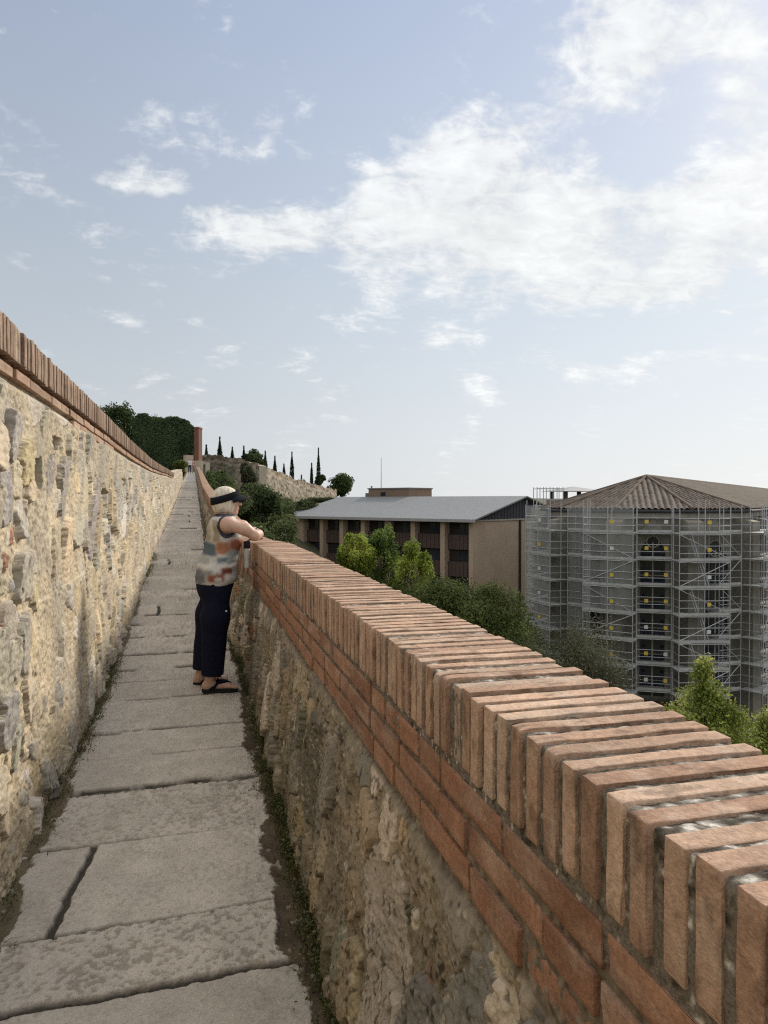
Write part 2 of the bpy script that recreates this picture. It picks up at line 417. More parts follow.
def build_right_rubble():
    U = ysamples(.55, REND, .0025, .0008, .25)
    V = np.arange(-.06, 1.16, .0031)           # measured down from the coping top
    sizes = [(.085, .17, .10, .2, .42, .5), (.045, .09, .05, .11, .6, .55), (.016, .032, .016, .035, .22, .66)]
    UU, VV, edge, ID, S = rubble_field(U, V, 5, sizes)
    h, mk, pit = wall_relief(UU, VV, edge, ID, S, 50, .003, .024, (.018, .042), -.08)
    cs = rubble_colors(ID, S, 6, [(.20, .185, .155), (.31, .255, .175), (.37, .285, .17), (.26, .225, .175), (.44, .38, .30), (.30, .14, .085), (.13, .12, .10)], [4, 3, 1.2, 4, 3.2, .3, 1.2])
    mcol = np.array((.235, .195, .14))
    h = h+.0022*vnoise(UU*140, VV*140, seed=88)+.0018*vnoise(UU*85, VV*85, seed=89)
    t = fbm(UU*5, VV*5, seed=91, oct=4)[..., None]
    mc = mcol*(1+.35*t)
    lic = sstep(.1, .5, fbm(UU*7+3, VV*4, seed=92, oct=4))[..., None]; cs = cs*(1-.3*lic)+np.array((.12, .115, .10))*.3*lic
    c = mc*(1-mk[..., None])+cs*mk[..., None]
    sp = sstep(.35, .8, .6*vnoise(UU*40, VV*40, seed=95)+.6*vnoise(UU*110, VV*110, seed=96))[..., None]; c = c*(1-.6*sp)+np.array((.46, .40, .31))*.6*sp
    sd = sstep(.3, .75, .6*vnoise(UU*55+9, VV*38, seed=195)+.6*vnoise(UU*120, VV*95, seed=196))[..., None]; c = c*(1-.65*sd)
    foot_tone = sstep(.72, 1.15, VV)[..., None]; c = c*(1-.35*foot_tone)+np.array((.10, .10, .05))*.22*foot_tone     # darker and faintly greener towards the foot
    top = VV < .30-.05*0
    bed = .14+.014+CH*3-.004+.02*vnoise(UU*6, UU*0+1, seed=7)
    gb = sstep(-.006, .010, VV-bed); h = (h+.004)*gb+(.0045+.004*fbm(UU*90, VV*90, seed=97, oct=3))*(1-gb)
    h = np.minimum(h, .012+.004*vnoise(UU*9, VV*9, seed=99)+.30*np.clip(VV-bed, 0, 1))
    gm = (np.array((.17, .14, .105))*(1+.5*vnoise(UU*80, VV*80, seed=98))[..., None]); c = c*gb[..., None]+gm*(1-gb[..., None])
    V2 = np.minimum(VV, 99)
    hgt = RTOP(UU)-PZ(UU)+.06
    depth = VV/1.15*hgt
    depth = np.where(VV < .32, VV, .32+(VV-.32)/(1.15-.32)*(np.maximum(hgt, .45)-.32))
    flare = .055*sstep(.5, 1.15, VV)
    X = RXF(UU)+.012-h-flare; Z = RTOP(UU)-.012-depth-.0
    X = np.where(VV < .0, RXF(UU)+.03, X)
    V3 = np.stack([X, UU, np.where(VV < 0, RTOP(UU)-.05, np.minimum(Z, RTOP(UU)-.05))], -1).reshape(-1, 3)
    me = mesh_np('rubble_face', V3, grid_faces(len(U), len(V), False), c.reshape(-1, 3))
    link('rubble_face', me, M_RUB, par)
build_right_rubble()
# core and outer face down to the foot of the rampart
mbx = MB()
yk = [-4, 6.2, 7.2, 15, 22, 30, 45, 60, 80, REND]
for a, c in zip(yk[:-1], yk[1:]):
    P = []
    for z in (0, 1):
        for (yy, dx) in ((a, .06), (c, .06), (c, .255), (a, .255)):
            zz = float(RTOP(yy))-.05 if z else (float(PZ(yy))-9.0)
            P.append((float(RXF(yy))+dx, yy, zz))
    mbx.hexa(P, (.25, .21, .15))
mbx.build('outer_face', M_STONEB, par)

# ================================================================== LEFT WALL
lw = thing('boundary_wall', 'tall sunlit wall of cream mortar and rough stones capped with upright bricks', 'wall', (-.9, 4, -1.45))
b = Bricks(); y = 1.2; i = 0
while y < 30:
    lod = 1 if y < 5 else (2 if y < 12 else 3)
    b.add((float(LXF(y))-.13+random.gauss(.010, .003), y, float(LTOP(y))-.07+random.gauss(0, .0022)), (.28, random.uniform(.036, .043), .14), random.gauss(0, .01), slope_of(LTOP, y)+random.gauss(0, .008), lod,
          brick_col(.72)*np.array((.92, .97, 1.0)), i+900)
    i += 1; y += PITCH+random.gauss(0, .0015)
link('coping', b.mesh('coping'), M_BRICK, lw)
b = Bricks(); i = 0
for course in range(2):
    y = 1.2+.13*course
    while y < 30:
        L = random.choice((.28, .27, .26, .2)); ym = y+L/2
        pres = course == 0 or float(vnoise(np.array([ym*.9]), np.array([1.7]), seed=15)[0]) > .0
        if ym > 7: L = .6; ym = y+L/2; pres = course == 0
        if pres:
            b.add((float(LXF(ym))-.066+random.gauss(.008, .003), ym, float(LTOP(ym))-.155-.052*(course+.5)), (.12, L-.012, .041), random.gauss(0, .01), random.gauss(0, .008),
                  1 if ym < 5 else 3, brick_col(.85), i+1500)
            if ym > 9:
                sl = slope_of(LTOP, ym); V = b.V[-1]; V[:, 2] += (V[:, 1]-ym)*tan(sl)
        i += 1; y += L
link('brick_band', b.mesh('brick_band'), M_BRICK, lw)
def build_left_rubble():
    U = ysamples(1.3, LEND, .005, .0005, .25)
    V = np.arange(-.04, 2.20, .0052)
    sizes = [(.10, .22, .12, .25, .40, .5), (.05, .10, .055, .13, .6, .55), (.018, .038, .018, .042, .25, .64)]
    fixed = [(2.50, .60, .17, .14, 0, 7.), (2.52, .90, .15, .155, 0, 7.), (2.60, 1.14, .20, .075, 0, 6.), (3.35, 1.0, .13, .10, .1, 6.), (3.9, .62, .10, .17, 0, 6.), (4.35, .95, .12, .20, 0, 6.), (4.9, .55, .10, .18, 0, 5.), (3.2, .42, .12, .09, 0, 5.), (5.7, .9, .13, .22, 0, 6.), (3.7, 1.35, .17, .12, 0, 5.), (6.6, .7, .14, .2, 0, 6.)]
    UU, VV, edge, ID, S = rubble_field(U, V, 25, sizes, fixed=fixed)
    bias = np.where(VV > 1.15, .16, -.12)
    h, mk, pit = wall_relief(UU, VV, edge, ID, S, 150, .005, .032, (.015, .042), bias)
    # a few open joints and put-log holes
    for (u, v, a, bb) in ((5.15, 1.15, .05, .22), (3.6, .55, .06, .07), (6.3, .8, .05, .06), (4.1, .38, .09, .035), (8.2, .7, .06, .09), (2.95, 1.78, .035, .045)):
        e = np.maximum(np.abs(UU-u)/a, np.abs(VV-v)/bb)+.25*vnoise(UU*25, VV*25, seed=77); h = h-.07*sstep(1.05, .85, e)
    cs = rubble_colors(ID, S, 26, [(.375, .345, .29), (.52, .44, .31), (.53, .43, .27), (.44, .395, .325), (.58, .52, .42), (.36, .19, .12)], [3.6, 3, 1.6, 2.6, 2.2, .28])
    t = fbm(UU*4, VV*4, seed=191, oct=4)[..., None]
    mc = np.array((.53, .44, .305))*(1+.28*t)
    c = mc*(1-mk[..., None])+cs*mk[..., None]
    lic = sstep(.15, .5, fbm(UU*3+3, VV*2.4, seed=192, oct=4))[..., None]; c = c*(1-.35*lic)+np.array((.27, .255, .225))*.35*lic
    up = sstep(.75, .2, VV+.15*fbm(UU*3, VV*3, seed=193))[..., None]; c = c*(1-.30*up)+np.array((.33, .29, .24))*.30*up
    sp = sstep(.35, .8, .6*vnoise(UU*33, VV*33, seed=195)+.6*vnoise(UU*80, VV*80, seed=199))[..., None]; c = c*(1-.3*sp)+np.array((.60, .56, .48))*.3*sp; c = c*np.array((.90, .905, .92))
    sd = sstep(.35, .75, .6*vnoise(UU*44, VV*30, seed=295)+.6*vnoise(UU*95, VV*80, seed=296))[..., None]; c = c*(1-.42*sd)+np.array((.16, .13, .09))*.42*sd
    c = c*(1-.35*pit[..., None])
    bed = .14+.015+.052
    g = sstep(-.02, .03, VV-bed)
    h = h*g-.012*(1-g)
    hgt = LTOP(UU)-PZ(UU)+.05
    depth = np.where(VV < .3, VV, .3+(VV-.3)/(2.19-.3)*(np.maximum(hgt, .6)-.3))
    flare = .03*sstep(1.7, 2.2, VV)
    X = LXF(UU)-.018+h+flare
    Z = LTOP(UU)-.02-depth
    far = (UU > 30) & (VV < .03)
    Z = np.where(VV < 0, LTOP(UU)-.05, np.minimum(Z, LTOP(UU)-.05))+np.where(UU > 30, .05+.03*vnoise(UU*2, UU*0, seed=3), 0)
    X = np.where(VV < 0, X-.03, X)
    me = mesh_np('rubble_face', np.stack([X, UU, Z], -1).reshape(-1, 3), grid_faces(len(U), len(V), True), c.reshape(-1, 3))
    link('rubble_face', me, M_RUB, lw)
build_left_rubble()
mbx = MB()
yk = [-4, 9, 13.3, 18, 22.6, 27, 30, 40, LEND-.01]
for a, c in zip(yk[:-1], yk[1:]):
    P = []
    for z in (0, 1):
        for (yy, dx) in ((a, -.40), (c, -.40), (c, -.05), (a, -.05)):
            P.append((float(LXF(yy))+dx+(.12 if (z and yy < 30) else 0)*(-1 if dx > -.2 else 1)*.5, yy, float(LTOP(yy))-(.05 if yy < 29 else .0) if z else float(PZ(yy))-1.0))
    mbx.hexa(P, (.42, .35, .24))
mbx.build('wall_core', M_STONEB, lw)

# ================================================================== WALKWAY
def build_path():
    U = ysamples(.9, REND+3, .0052, .0011, .3)
    X0 = np.arange(-.93, .56, .0052)
    joints = [1.0, 1.62, 2.21, 2.575, 3.22, 3.80, 4.26, 4.73, 5.46, 5.92]
    r = np.random.default_rng(3)
    while joints[-1] < REND+3: joints.append(joints[-1]+r.uniform(.38, .78))
    J = np.array(joints); skew = r.normal(.02, .035, len(J)); skew[2:6] = (.05, .06, .03, .045)
    UU, XX = np.meshgrid(U, X0, indexing='ij')
    cx = np.interp(UU, [0, 6, 14, 60, 100], [-.145, -.145, -.26, -.3, -.33])
    xr = XX-cx*0
    sY = UU+.008*fbm(UU*3, XX*9, seed=31, oct=3)
    # nearest cross joint, with its own skew and wander
    k = np.searchsorted(J, UU)
    best = np.full(UU.shape, 9.); slab = np.zeros(UU.shape, int)
    for dk in (-2, -1, 0, 1):
        kk = np.clip(k+dk, 0, len(J)-1)
        line = J[kk]+skew[kk]*(XX+.15)+.010*vnoise(XX*7, kk*3.1, seed=41)+.004*vnoise(XX*30, kk*2.1, seed=42)
        best = np.minimum(best, np.abs(UU-line)); slab += (UU > line).astype(int)*(1)
    slab = slab+np.clip(k-2, 0, 10**6)
    # some rows are split lengthwise
    nS = len(J)+8
    split = np.where(r.random(nS) < .16, r.uniform(-.45, .2, nS), 9.); 
    si = int(np.median(slab[(np.abs(UU-2.9) < .1) & (np.abs(XX+.1) < .1)]))
    split[si] = -.43; split[si-1] = 9; split[si+1] = 9; split[si+2] = 9; split[si+3] = 9
    ls = split[slab]+.02*vnoise(UU*5, slab*1.7, seed=44)+.007*vnoise(UU*26, slab*1.7, seed=45)+(UU-2.9)*np.where(slab == si, .10, 0)
    dl = np.abs(XX-ls)
    part = slab*2+(XX > ls).astype(int)
    jw = .0105+.0045*vnoise(XX*6, slab*2.3, seed=47)+.006*sstep(5, 9, UU)
    g = np.maximum(sstep(jw+.006, jw-.003, best), sstep(jw+.004, jw-.003, dl))
    hz = r.normal(0, .006, nS*2+4)[part]+(r.normal(0, .006, nS*2+4)[part])*(XX+.15)
    hz = np.where(UU > 30, hz*.3, hz)
    eR0 = np.interp(UU, [2.15, 2.3, 2.9, 3.3, 4.5, 5.5, 7], [.31, .25, .255, .29, .29, .32, .335])
    rough = .005*fbm(UU*7, XX*7, seed=51, oct=5)+.0018*vnoise(UU*70, XX*70, seed=52)
    pitn = sstep(.08, .26, fbm(UU*62, XX*55, seed=53, oct=4)+.35*fbm(UU*6, XX*6, seed=153))
    pitted = np.clip(r.random(nS*2+4)*1.5-.7, 0, 1)[part]; pitted = np.maximum(pitted, ((slab == si-1)*.95)); pitted = np.clip(pitted+.7*sstep(.22, .02, eR0-XX)*(vnoise(UU*4, XX*4, seed=59)*.5+.5), 0, 1)
    z = hz+rough-.006*pitn*(.08+.92*pitted)-.017*g
    tone = np.clip(r.normal(1, .06, nS*2+4), .85, 1.14)[part]
    c = np.array((.475, .428, .37))*tone[..., None]
    c = c*(1+.14*fbm(UU*2.2, XX*2.2, seed=54, oct=4))[..., None]
    sp = (pitn*(.12+.88*pitted))[..., None]; c = c*(1-.55*sp)+np.array((.165, .13, .095))*.55*sp
    fl = sstep(.35, .6, vnoise(UU*75, XX*75, seed=57)+.5*fbm(UU*4, XX*4, seed=58))[..., None]; c = c*(1-.25*fl)+np.array((.19, .16, .125))*.25*fl
    wear = sstep(.1, .6, fbm(UU*5, XX*11, seed=56, oct=4))[..., None]; c = c*(1-.25*wear)+np.array((.27, .235, .19))*.25*wear
    c = c*(1-.93*g)[..., None]+np.array((.03, .024, .018))*(.93*g)[..., None]
    # earth creeping over both edges
    eR = np.interp(UU, [2.15, 2.3, 2.9, 3.3, 4.5, 5.5, 7], [.31, .25, .255, .29, .29, .32, .335])+np.interp(UU, [0, 6, 14, 60, 100], [0, 0, -.13, -.2, -.25]); eL = np.interp(UU, [0, 6, 14, 60, 100], [-.615, -.62, -.70, -.77, -.82])
    wob = .04*fbm(UU*2.3, UU*0+1, seed=61, oct=3)+.022*fbm(UU*14, XX*14, seed=62, oct=4)
    wob = wob+.010*vnoise(UU*60, XX*60, seed=162)
    dirt = np.maximum(sstep(-.004, .006, XX-eR-wob-.01), sstep(-.004, .006, eL-XX+wob))
    dz = -.004+.012*fbm(UU*11, XX*11, seed=63, oct=4)+.004*vnoise(UU*60, XX*60, seed=64)
    z = z*(1-dirt)+dz*dirt
    stn = sstep(.62, .85, vnoise(UU*38, XX*38, seed=66))*dirt; z = z+.007*stn
    dc = np.array((.085, .062, .042))*(1+.6*fbm(UU*13, XX*13, seed=65, oct=3))[..., None]
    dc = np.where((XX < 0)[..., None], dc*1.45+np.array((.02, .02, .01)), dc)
    dc = dc*(1-.7*stn[..., None])+np.array((.36, .32, .26))*.7*stn[..., None]
    c = c*(1-dirt[..., None])+dc*dirt[..., None]
    V = np.stack([XX+np.interp(UU, [0, 6, 14, 100], [0, 0, -.03, -.1]), UU, PZ(UU)+z], -1).reshape(-1, 3)
    me = mesh_np('path', V, grid_faces(len(U), len(X0), False), c.reshape(-1, 3))
    tag(link('path', me, M_PATH), 'narrow walkway of worn limestone slabs between the two walls', 'path', kind='structure')
build_path()

# weeds and grass along the foot of both walls
def blades(name, spots, label):
    V = []; Q = []; C = []; n = 0
    for (x, y, z, h, w, lean, col) in spots:
        a = random.uniform(0, 2*pi); dx, dy = cos(a), sin(a)
        la = random.uniform(0, 2*pi); lx, ly = cos(la)*lean, sin(la)*lean
        p = [(x, y, z), (x+lx*.35, y+ly*.35, z+h*.55), (x+lx, y+ly, z+h*(1-.3*min(1, lean/h)))]
        ws = (w, w*.8, w*.15)
        for (q, ww) in zip(p, ws):
            V.append((q[0]-dx*ww, q[1]-dy*ww, q[2])); V.append((q[0]+dx*ww, q[1]+dy*ww, q[2])); C += [col, col]
        Q += [(n, n+1, n+3, n+2), (n+2, n+3, n+5, n+4)]; n += 6
    me = mesh_np(name, V, Q, np.array(C), True)
    tag(link(name, me, M_LEAF), label, 'weeds', kind='stuff')
def leafcards(P, size, cols, up=.3, aspect=.55, seed=0, outward=None):
    r = np.random.default_rng(seed); n = len(P)
    nr = r.normal(0, 1, (n, 3)); nr[:, 2] += up
    if outward is not None: nr = nr*.8+outward*1.1
    nr /= np.linalg.norm(nr, axis=1, keepdims=True)+1e-9
    t = np.cross(nr, r.normal(0, 1, (n, 3))); t /= np.linalg.norm(t, axis=1, keepdims=True)+1e-9
    s = np.cross(nr, t)
    L = (np.asarray(size)*r.uniform(.65, 1.35, n))[:, None]; Wd = L*aspect
    V = np.stack([P-t*L*.5, P+s*Wd*.5+nr*L*.06, P+t*L*.5, P-s*Wd*.5+nr*L*.06], 1).reshape(-1, 3)
    Q = np.arange(4*n).reshape(n, 4)
    return V, Q, np.repeat(cols, 4, axis=0)
def weeds():
    spots = []
    for k in range(9000):
        y = 1.5+14*random.random()**2.0
        if float(vnoise(np.array([y*1.7]), np.array([.5]), seed=71)[0])+random.gauss(0, .35) < -.05: continue
        x = float(RXF(y))-.055-abs(random.gauss(0, .028))
        g = random.random(); col = np.array((.075, .095, .03))*(1-g)+np.array((.15, .13, .06))*g
        spots.append((x, y, float(PZ(y))-.006, random.uniform(.015, .065), random.uniform(.0012, .003), random.uniform(.01, .05), col*random.uniform(.7, 1.2)))
    for k in range(9000):
        y = 1.6+12*random.random()**1.8
        if float(vnoise(np.array([y*1.3]), np.array([.5]), seed=73)[0])+random.gauss(0, .3) < .0: continue
        x = float(LXF(y))+.02+abs(random.gauss(0, .045))
        g = random.random()**.7; col = np.array((.085, .10, .035))*(1-g)+np.array((.22, .18, .10))*g
        spots.append((x, y, float(PZ(y))-.006, random.uniform(.015, .06), random.uniform(.001, .0028), random.uniform(.015, .07), col*random.uniform(.75, 1.2)))
    blades('grass', spots, 'thin green and straw grass in the dirt along both wall feet')
    # broad-leaved weeds, densest close to the lens at the right foot
    r = np.random.default_rng(5); P = []; C = []
    for k in range(190):
        y = 1.55+6.5*r.random()**2.0
        if float(vnoise(np.array([y*2.3]), np.array([9.5]), seed=76)[0]) < -.15 and y > 2.3: continue
        x = float(RXF(np.array(y)))-.06-abs(r.normal(0, .03)); big = 1 if y < 2.5 else .6
        n = r.integers(24, 60)
        p = np.stack([x+r.normal(0, .03*big, n), y+r.normal(0, .04*big, n), float(PZ(y))+np.abs(r.normal(.02, .035*big, n))], 1)
        base = np.array((.06, .075, .027)) if r.random() < .6 else np.array((.13, .125, .065))
        P.append(p); C.append(base*r.uniform(.6, 1.35, (n, 1)))
    for k in range(60):
        y = 1.9+5*r.random()**1.5; x = float(LXF(np.array(y)))+.04+abs(r.normal(0, .03)); n = r.integers(10, 30)
        P.append(np.stack([x+r.normal(0, .022, n), y+r.normal(0, .04, n), float(PZ(y))+np.abs(r.normal(.012, .02, n))], 1)); C.append(np.array((.10, .115, .045))*r.uniform(.6, 1.3, (n, 1)))
    P = np.concatenate(P); C = np.concatenate(C)
    P[:, 0] = np.minimum(P[:, 0], RXF(P[:, 1])-.035)
    V, Q, CC = leafcards(P, .0115, C*1.25, up=.8, aspect=.62, seed=6)
    tag(link('leafy_weeds', mesh_np('leafy_weeds', V, Q, CC, True), M_LEAF), 'small broad leaved weeds rooted at the foot of the parapet', 'weeds', kind='stuff')
weeds()

# ================================================================== TERRAIN
def ground_z(X, Y):
    X = np.asarray(X, float); Y = np.asarray(Y, float)
    left = PZ(np.clip(Y, 0, 98))-.25+np.clip(Y-98, 0, 80)*.035
    low = -17+np.clip((Y-58-.55*np.clip(X-2, 0, 200))/45, 0, 1)**1.2*16.5
    low = np.where(Y > 105, np.minimum(low+np.clip(Y-105, 0, 60)*.02, 3), low)
    low = np.minimum(low, left)
    t = sstep(.55, 1.6, X)
    return left*(1-t)+low*t
def build_ground():
    xs = np.unique(np.concatenate([np.linspace(-1500, -60, 14), np.linspace(-60, -2, 25), np.linspace(-1.4, 2.2, 14), np.linspace(2.5, 80, 60), np.linspace(84, 1500, 22)]))
    yy = np.unique(np.concatenate([np.linspace(-300, -10, 8), np.linspace(-8, 130, 90), np.linspace(135, 260, 24), np.linspace(280, 2500, 18)]))
    XX, YY = np.meshgrid(xs, yy, indexing='ij')
    Z = ground_z(XX, YY)
    inside = (XX > -1.3) & (XX < .6) & (YY < 99)
    Z = np.where(inside, Z-.6, Z)
    far = np.clip((np.abs(XX)-200)/600, 0, 1)+np.clip((YY-260)/800, 0, 1); Z = Z*(1-np.clip(far, 0, 1))-25*np.clip(far, 0, 1)
    me = mesh_np('ground', np.stack([XX, YY, Z], -1).reshape(-1, 3), grid_faces(len(xs), len(yy), False))
    tag(link('ground', me, M_EARTH), 'earth slope below and beyond the rampart', 'ground', kind='structure')
build_ground()

# ================================================================== TREES
def crown_points(clumps, n, seed, shell=.55, gap=.0, gscale=1.):
    r = np.random.default_rng(seed)
    vol = np.array([c[3]*c[4]*c[5] for c in clumps])**.7; vol /= vol.sum()
    P = []; O = []; K = []
    for ci, c in enumerate(clumps):
        m = int(n*vol[ci])+1
        d = r.normal(0, 1, (m, 3)); d /= np.linalg.norm(d, axis=1, keepdims=True)
        rad = (shell+(1-shell)*r.random(m))*(1+.22*fbm(d[:, 0]*2.1+ci, d[:, 1]*2.1, d[:, 2]*2.1, seed=seed+ci, oct=3))
        p = d*rad[:, None]*np.array(c[3:6])+np.array(c[:3])
        P.append(p); O.append(d); K.append(np.full(m, ci))
    P = np.concatenate(P); O = np.concatenate(O); K = np.concatenate(K)
    if gap:
        q = fbm(P[:, 0]*gscale, P[:, 1]*gscale, P[:, 2]*gscale, seed=seed+77, oct=3)
        keep = q+r.normal(0, .12, len(q)) > -.35+gap
        P, O, K = P[keep], O[keep], K[keep]
    return P, O, K
def foliage_mesh(name, clumps, n, size, palette, seed, shell=.5, gap=.1, gscale=1., aspect=.6, up=.3):
    P, O, K = crown_points(clumps, n, seed, shell, gap, gscale)
    r = np.random.default_rng(seed+1)
    a, b2, c2 = [np.array(p) for p in palette]
    t = np.clip(.5+1.1*fbm(P[:, 0]*gscale*.9, P[:, 1]*gscale*.9, P[:, 2]*gscale*.9, seed=seed+5, oct=3)+r.normal(0, .18, len(P)), 0, 1)[:, None]
    col = np.where(t < .5, a*(1-2*t)+b2*2*t, b2*(2-2*t)+c2*(2*t-1))*r.uniform(.8, 1.2, (len(P), 1))
    V, Q, C = leafcards(P, size, col, up=up, aspect=aspect, seed=seed+2, outward=O)
    return mesh_np(name, V, Q, C, True)
def rand_clumps(c, rad, n, seed, sub=(.42, .62)):
    """n sub-clumps spread through an ellipsoid"""
    r = np.random.default_rng(seed); out = []
    for i in range(n):
        d = r.normal(0, 1, 3); d /= np.linalg.norm(d); q = r.random()**.45*.72
        p = np.array(c)+d*q*np.array(rad); s = r.uniform(*sub)
        out.append((*p, *(np.array(rad)*s*r.uniform(.8, 1.15, 3))))
    return out
def tree(name, label, group, base, crown_c, rad, n, size, palette, seed, nclump=14, leaf=None, gap=.1, gscale=.5, trunk_r=.2, shell=.4, aspect=.6, sub=(.38, .58), clumps=None):
    base = np.array(base, float); cc = np.array(crown_c, float)
    t = thing(name, label, 'tree', base, group)
    cl = clumps or rand_clumps(cc, rad, nclump, seed, sub)
    mb = MB()
    top = np.array((cc[0], cc[1], cc[2]+rad[2]*.4))
    mid = (base*.45+cc*.55); mid[2] = base[2]+(cc[2]-base[2])*.6
    mb.tube([base-np.array((0, 0, .4)), base+np.array((0, 0, .5)), mid, cc, top], [trunk_r*1.5, trunk_r, trunk_r*.75, trunk_r*.5, trunk_r*.12], 8)
    for k in range(0, len(cl), 1):
        e = np.array(cl[k][:3]); s = mid*(1-.3)+cc*.3 if k % 2 else mid
        m2 = (s+e)/2+np.array((0, 0, -.12*np.linalg.norm(e-s)))
        mb.tube([s, m2, e], [trunk_r*.4, trunk_r*.22, trunk_r*.06], 5)
    mb.build('trunk', M_BARK, t, smooth=True)
    link('crown', foliage_mesh('crown', cl, n, size, palette, seed, shell=shell, gap=gap, gscale=gscale, aspect=aspect), leaf or M_LEAF, t)
    return t
LIME = [(.12, .17, .025), (.28, .345, .06), (.46, .50, .11)]
MIDG = [(.03, .052, .014), (.062, .095, .024), (.10, .14, .035)]
DARKG = [(.03, .042, .014), (.065, .085, .026), (.115, .14, .045)]
OLIVE = [(.05, .055, .032), (.095, .10, .06), (.155, .155, .10)]
PINE = [(.03, .048, .018), (.06, .085, .03), (.095, .12, .045)]
def ground_at(p): return (p[0], p[1], float(ground_z(p[0], p[1])))
def place(px, py, d): p = at(px, py, d); return p
def tree_px(name, label, group, px, py, d, wpx, hpx, n, size, pal, seed, bx=None, **k):
    c = place(px, py, d); m = d/F
    base = ground_at(W(RX(bx or px, d), d))
    return tree(name, label, group, base, c, (wpx/2*m, wpx/2*m, hpx/2*m), n, size, pal, seed, **k)
tree_px('deciduous_tree', 'small lime green tree at the left of three in front of the brown office block', 'trees below the rampart', 356, 560, 58, 44, 66, 24000, .2, LIME, 101, leaf=M_LEAFB, gap=.24, gscale=.6, nclump=40, sub=(.2, .38))
tree_px('deciduous_tree', 'tallest mid green tree between two lime trees before the office block', 'trees below the rampart', 384, 562, 60, 50, 108, 30000, .2, [(.065, .11, .024), (.15, .215, .05), (.26, .33, .08)], 102, leaf=M_LEAFB, gap=.22, gscale=.6, nclump=36, sub=(.2, .36))
tree_px('deciduous_tree', 'yellow green tree in front of the third brick pier of the office block', 'trees below the rampart', 412, 572, 57, 50, 76, 26000, .2, LIME, 103, leaf=M_LEAFB, gap=.24, gscale=.6, nclump=40, sub=(.2, .38))
tree_px('evergreen_tree', 'dark rounded evergreen just above the brick coping, left of its twin', 'trees below the rampart', 438, 622, 43, 112, 100, 46000, .15, DARKG, 104, gap=.08, gscale=.7, nclump=22, shell=.5)
tree_px('evergreen_tree', 'broad dark evergreen in front of the blank brick end wall', 'trees below the rampart', 494, 636, 40, 104, 118, 48000, .14, DARKG, 105, gap=.08, gscale=.7, nclump=24, shell=.5)
tree_px('olive_tree', 'wispy grey green tree in front of the left side of the scaffolding', 'trees below the rampart', 580, 668, 34, 124, 128, 26000, .13, OLIVE, 106, gap=.22, gscale=.9, nclump=26, shell=.3, aspect=.35)
tree_px('poplar_tree', 'bright leafy tree with a pointed top at the foot of the scaffolding', 'trees below the rampart', 706, 748, 21, 84, 150, 34000, .095, [(.09, .125, .022), (.26, .30, .06), (.50, .52, .18)], 107, leaf=M_LEAFB, gap=.27, gscale=1.3, shell=.25, trunk_r=.12,
        clumps=[(*place(px, py, dd), 1.3*w*21/F, 1.3*w*21/F, 1.25*h*21/F) for (px, py, dd, w, h) in ((701, 684, 21, 11, 18), (713, 692, 21.2, 13, 11), (690, 697, 20.9, 11, 10), (722, 704, 21.3, 11, 9), (683, 708, 20.8, 10, 9), (704, 712, 21, 25, 24), (690, 735, 20.6, 30, 22), (718, 740, 21.3, 28, 26), (674, 718, 21, 18, 12), (735, 720, 21, 18, 14), (738, 760, 21, 24, 20), (700, 770, 20.5, 46, 34), (756, 772, 21.5, 26, 28), (752, 748, 21.5, 18, 14), (742, 733, 21.3, 13, 9), (666, 738, 20.8, 16, 12), (660, 730, 20.8, 10, 9), (706, 668, 21, 9, 12), (680, 722, 20.7, 20, 14), (728, 712, 21.2, 12, 8))])
tree_px('poplar_tree', 'bright leafy tree cut by the right edge of the photo', 'trees below the rampart', 776, 740, 22, 44, 86, 7000, .105, [(.09, .125, .022), (.25, .29, .06), (.46, .48, .16)], 108, leaf=M_LEAFB, gap=.14, gscale=1.3, shell=.3, trunk_r=.1, nclump=9)
# shrubs on the slope right of the rising parapet
shr = [(228, 498, 62, 60, 52, 'dark shrub beside the rising parapet behind the visor of the woman'),
       (256, 510, 66, 60, 52, 'dark shrub between the old city wall and the bent arm of the woman'),
       (272, 512, 84, 56, 40, 'dark shrub touching the left end of the office block'),
       (270, 538, 54, 64, 44, 'lowest dark shrub directly above the coping beyond the elbow'),
       (214, 480, 78, 30, 24, 'small dark shrub under the foot of the old city wall near the gate'),
       (296, 507, 104, 44, 18, 'low dark shrub between the sunlit old wall and the office roof'), (322, 503, 118, 34, 13, 'lowest dark shrub behind the left roof corner of the office block')]
for k, (px, py, d, w, h, lb) in enumerate(shr):
    tree_px('shrub', lb, 'shrubs on the slope', px, py, d, w, h, 24000, .24, [(.04, .056, .024), (.09, .115, .048), (.155, .18, .08)], 120+k, gap=.08, gscale=.5, nclump=16, shell=.45, trunk_r=.12)
tree_px('shrub', 'ivy like bush climbing the old city wall at its corner', 'shrubs on the slope', 246, 478, 102, 20, 30, 5000, .4, [(.03, .036, .02), (.06, .065, .035), (.09, .095, .05)], 131, gap=.05, gscale=.4, nclump=9, trunk_r=.1)
tree_px('shrub', 'yellow green bush at the far end of the sunlit wall', 'plants at the far end of the walkway', 180, 466, 60, 16, 18, 4000, .2, [(.08, .10, .02), (.16, .18, .05), (.24, .25, .08)], 132, gap=.05, gscale=.8, nclump=8, leaf=M_LEAFB, trunk_r=.06)
tree_px('shrub', 'small yellow weed tuft growing out of the far coping above the hair of the woman', 'plants at the far end of the walkway', 206.5, 494, 30, 5, 9, 500, .1, [(.16, .15, .04), (.24, .22, .07), (.3, .28, .1)], 133, gap=0, nclump=4, trunk_r=.02)
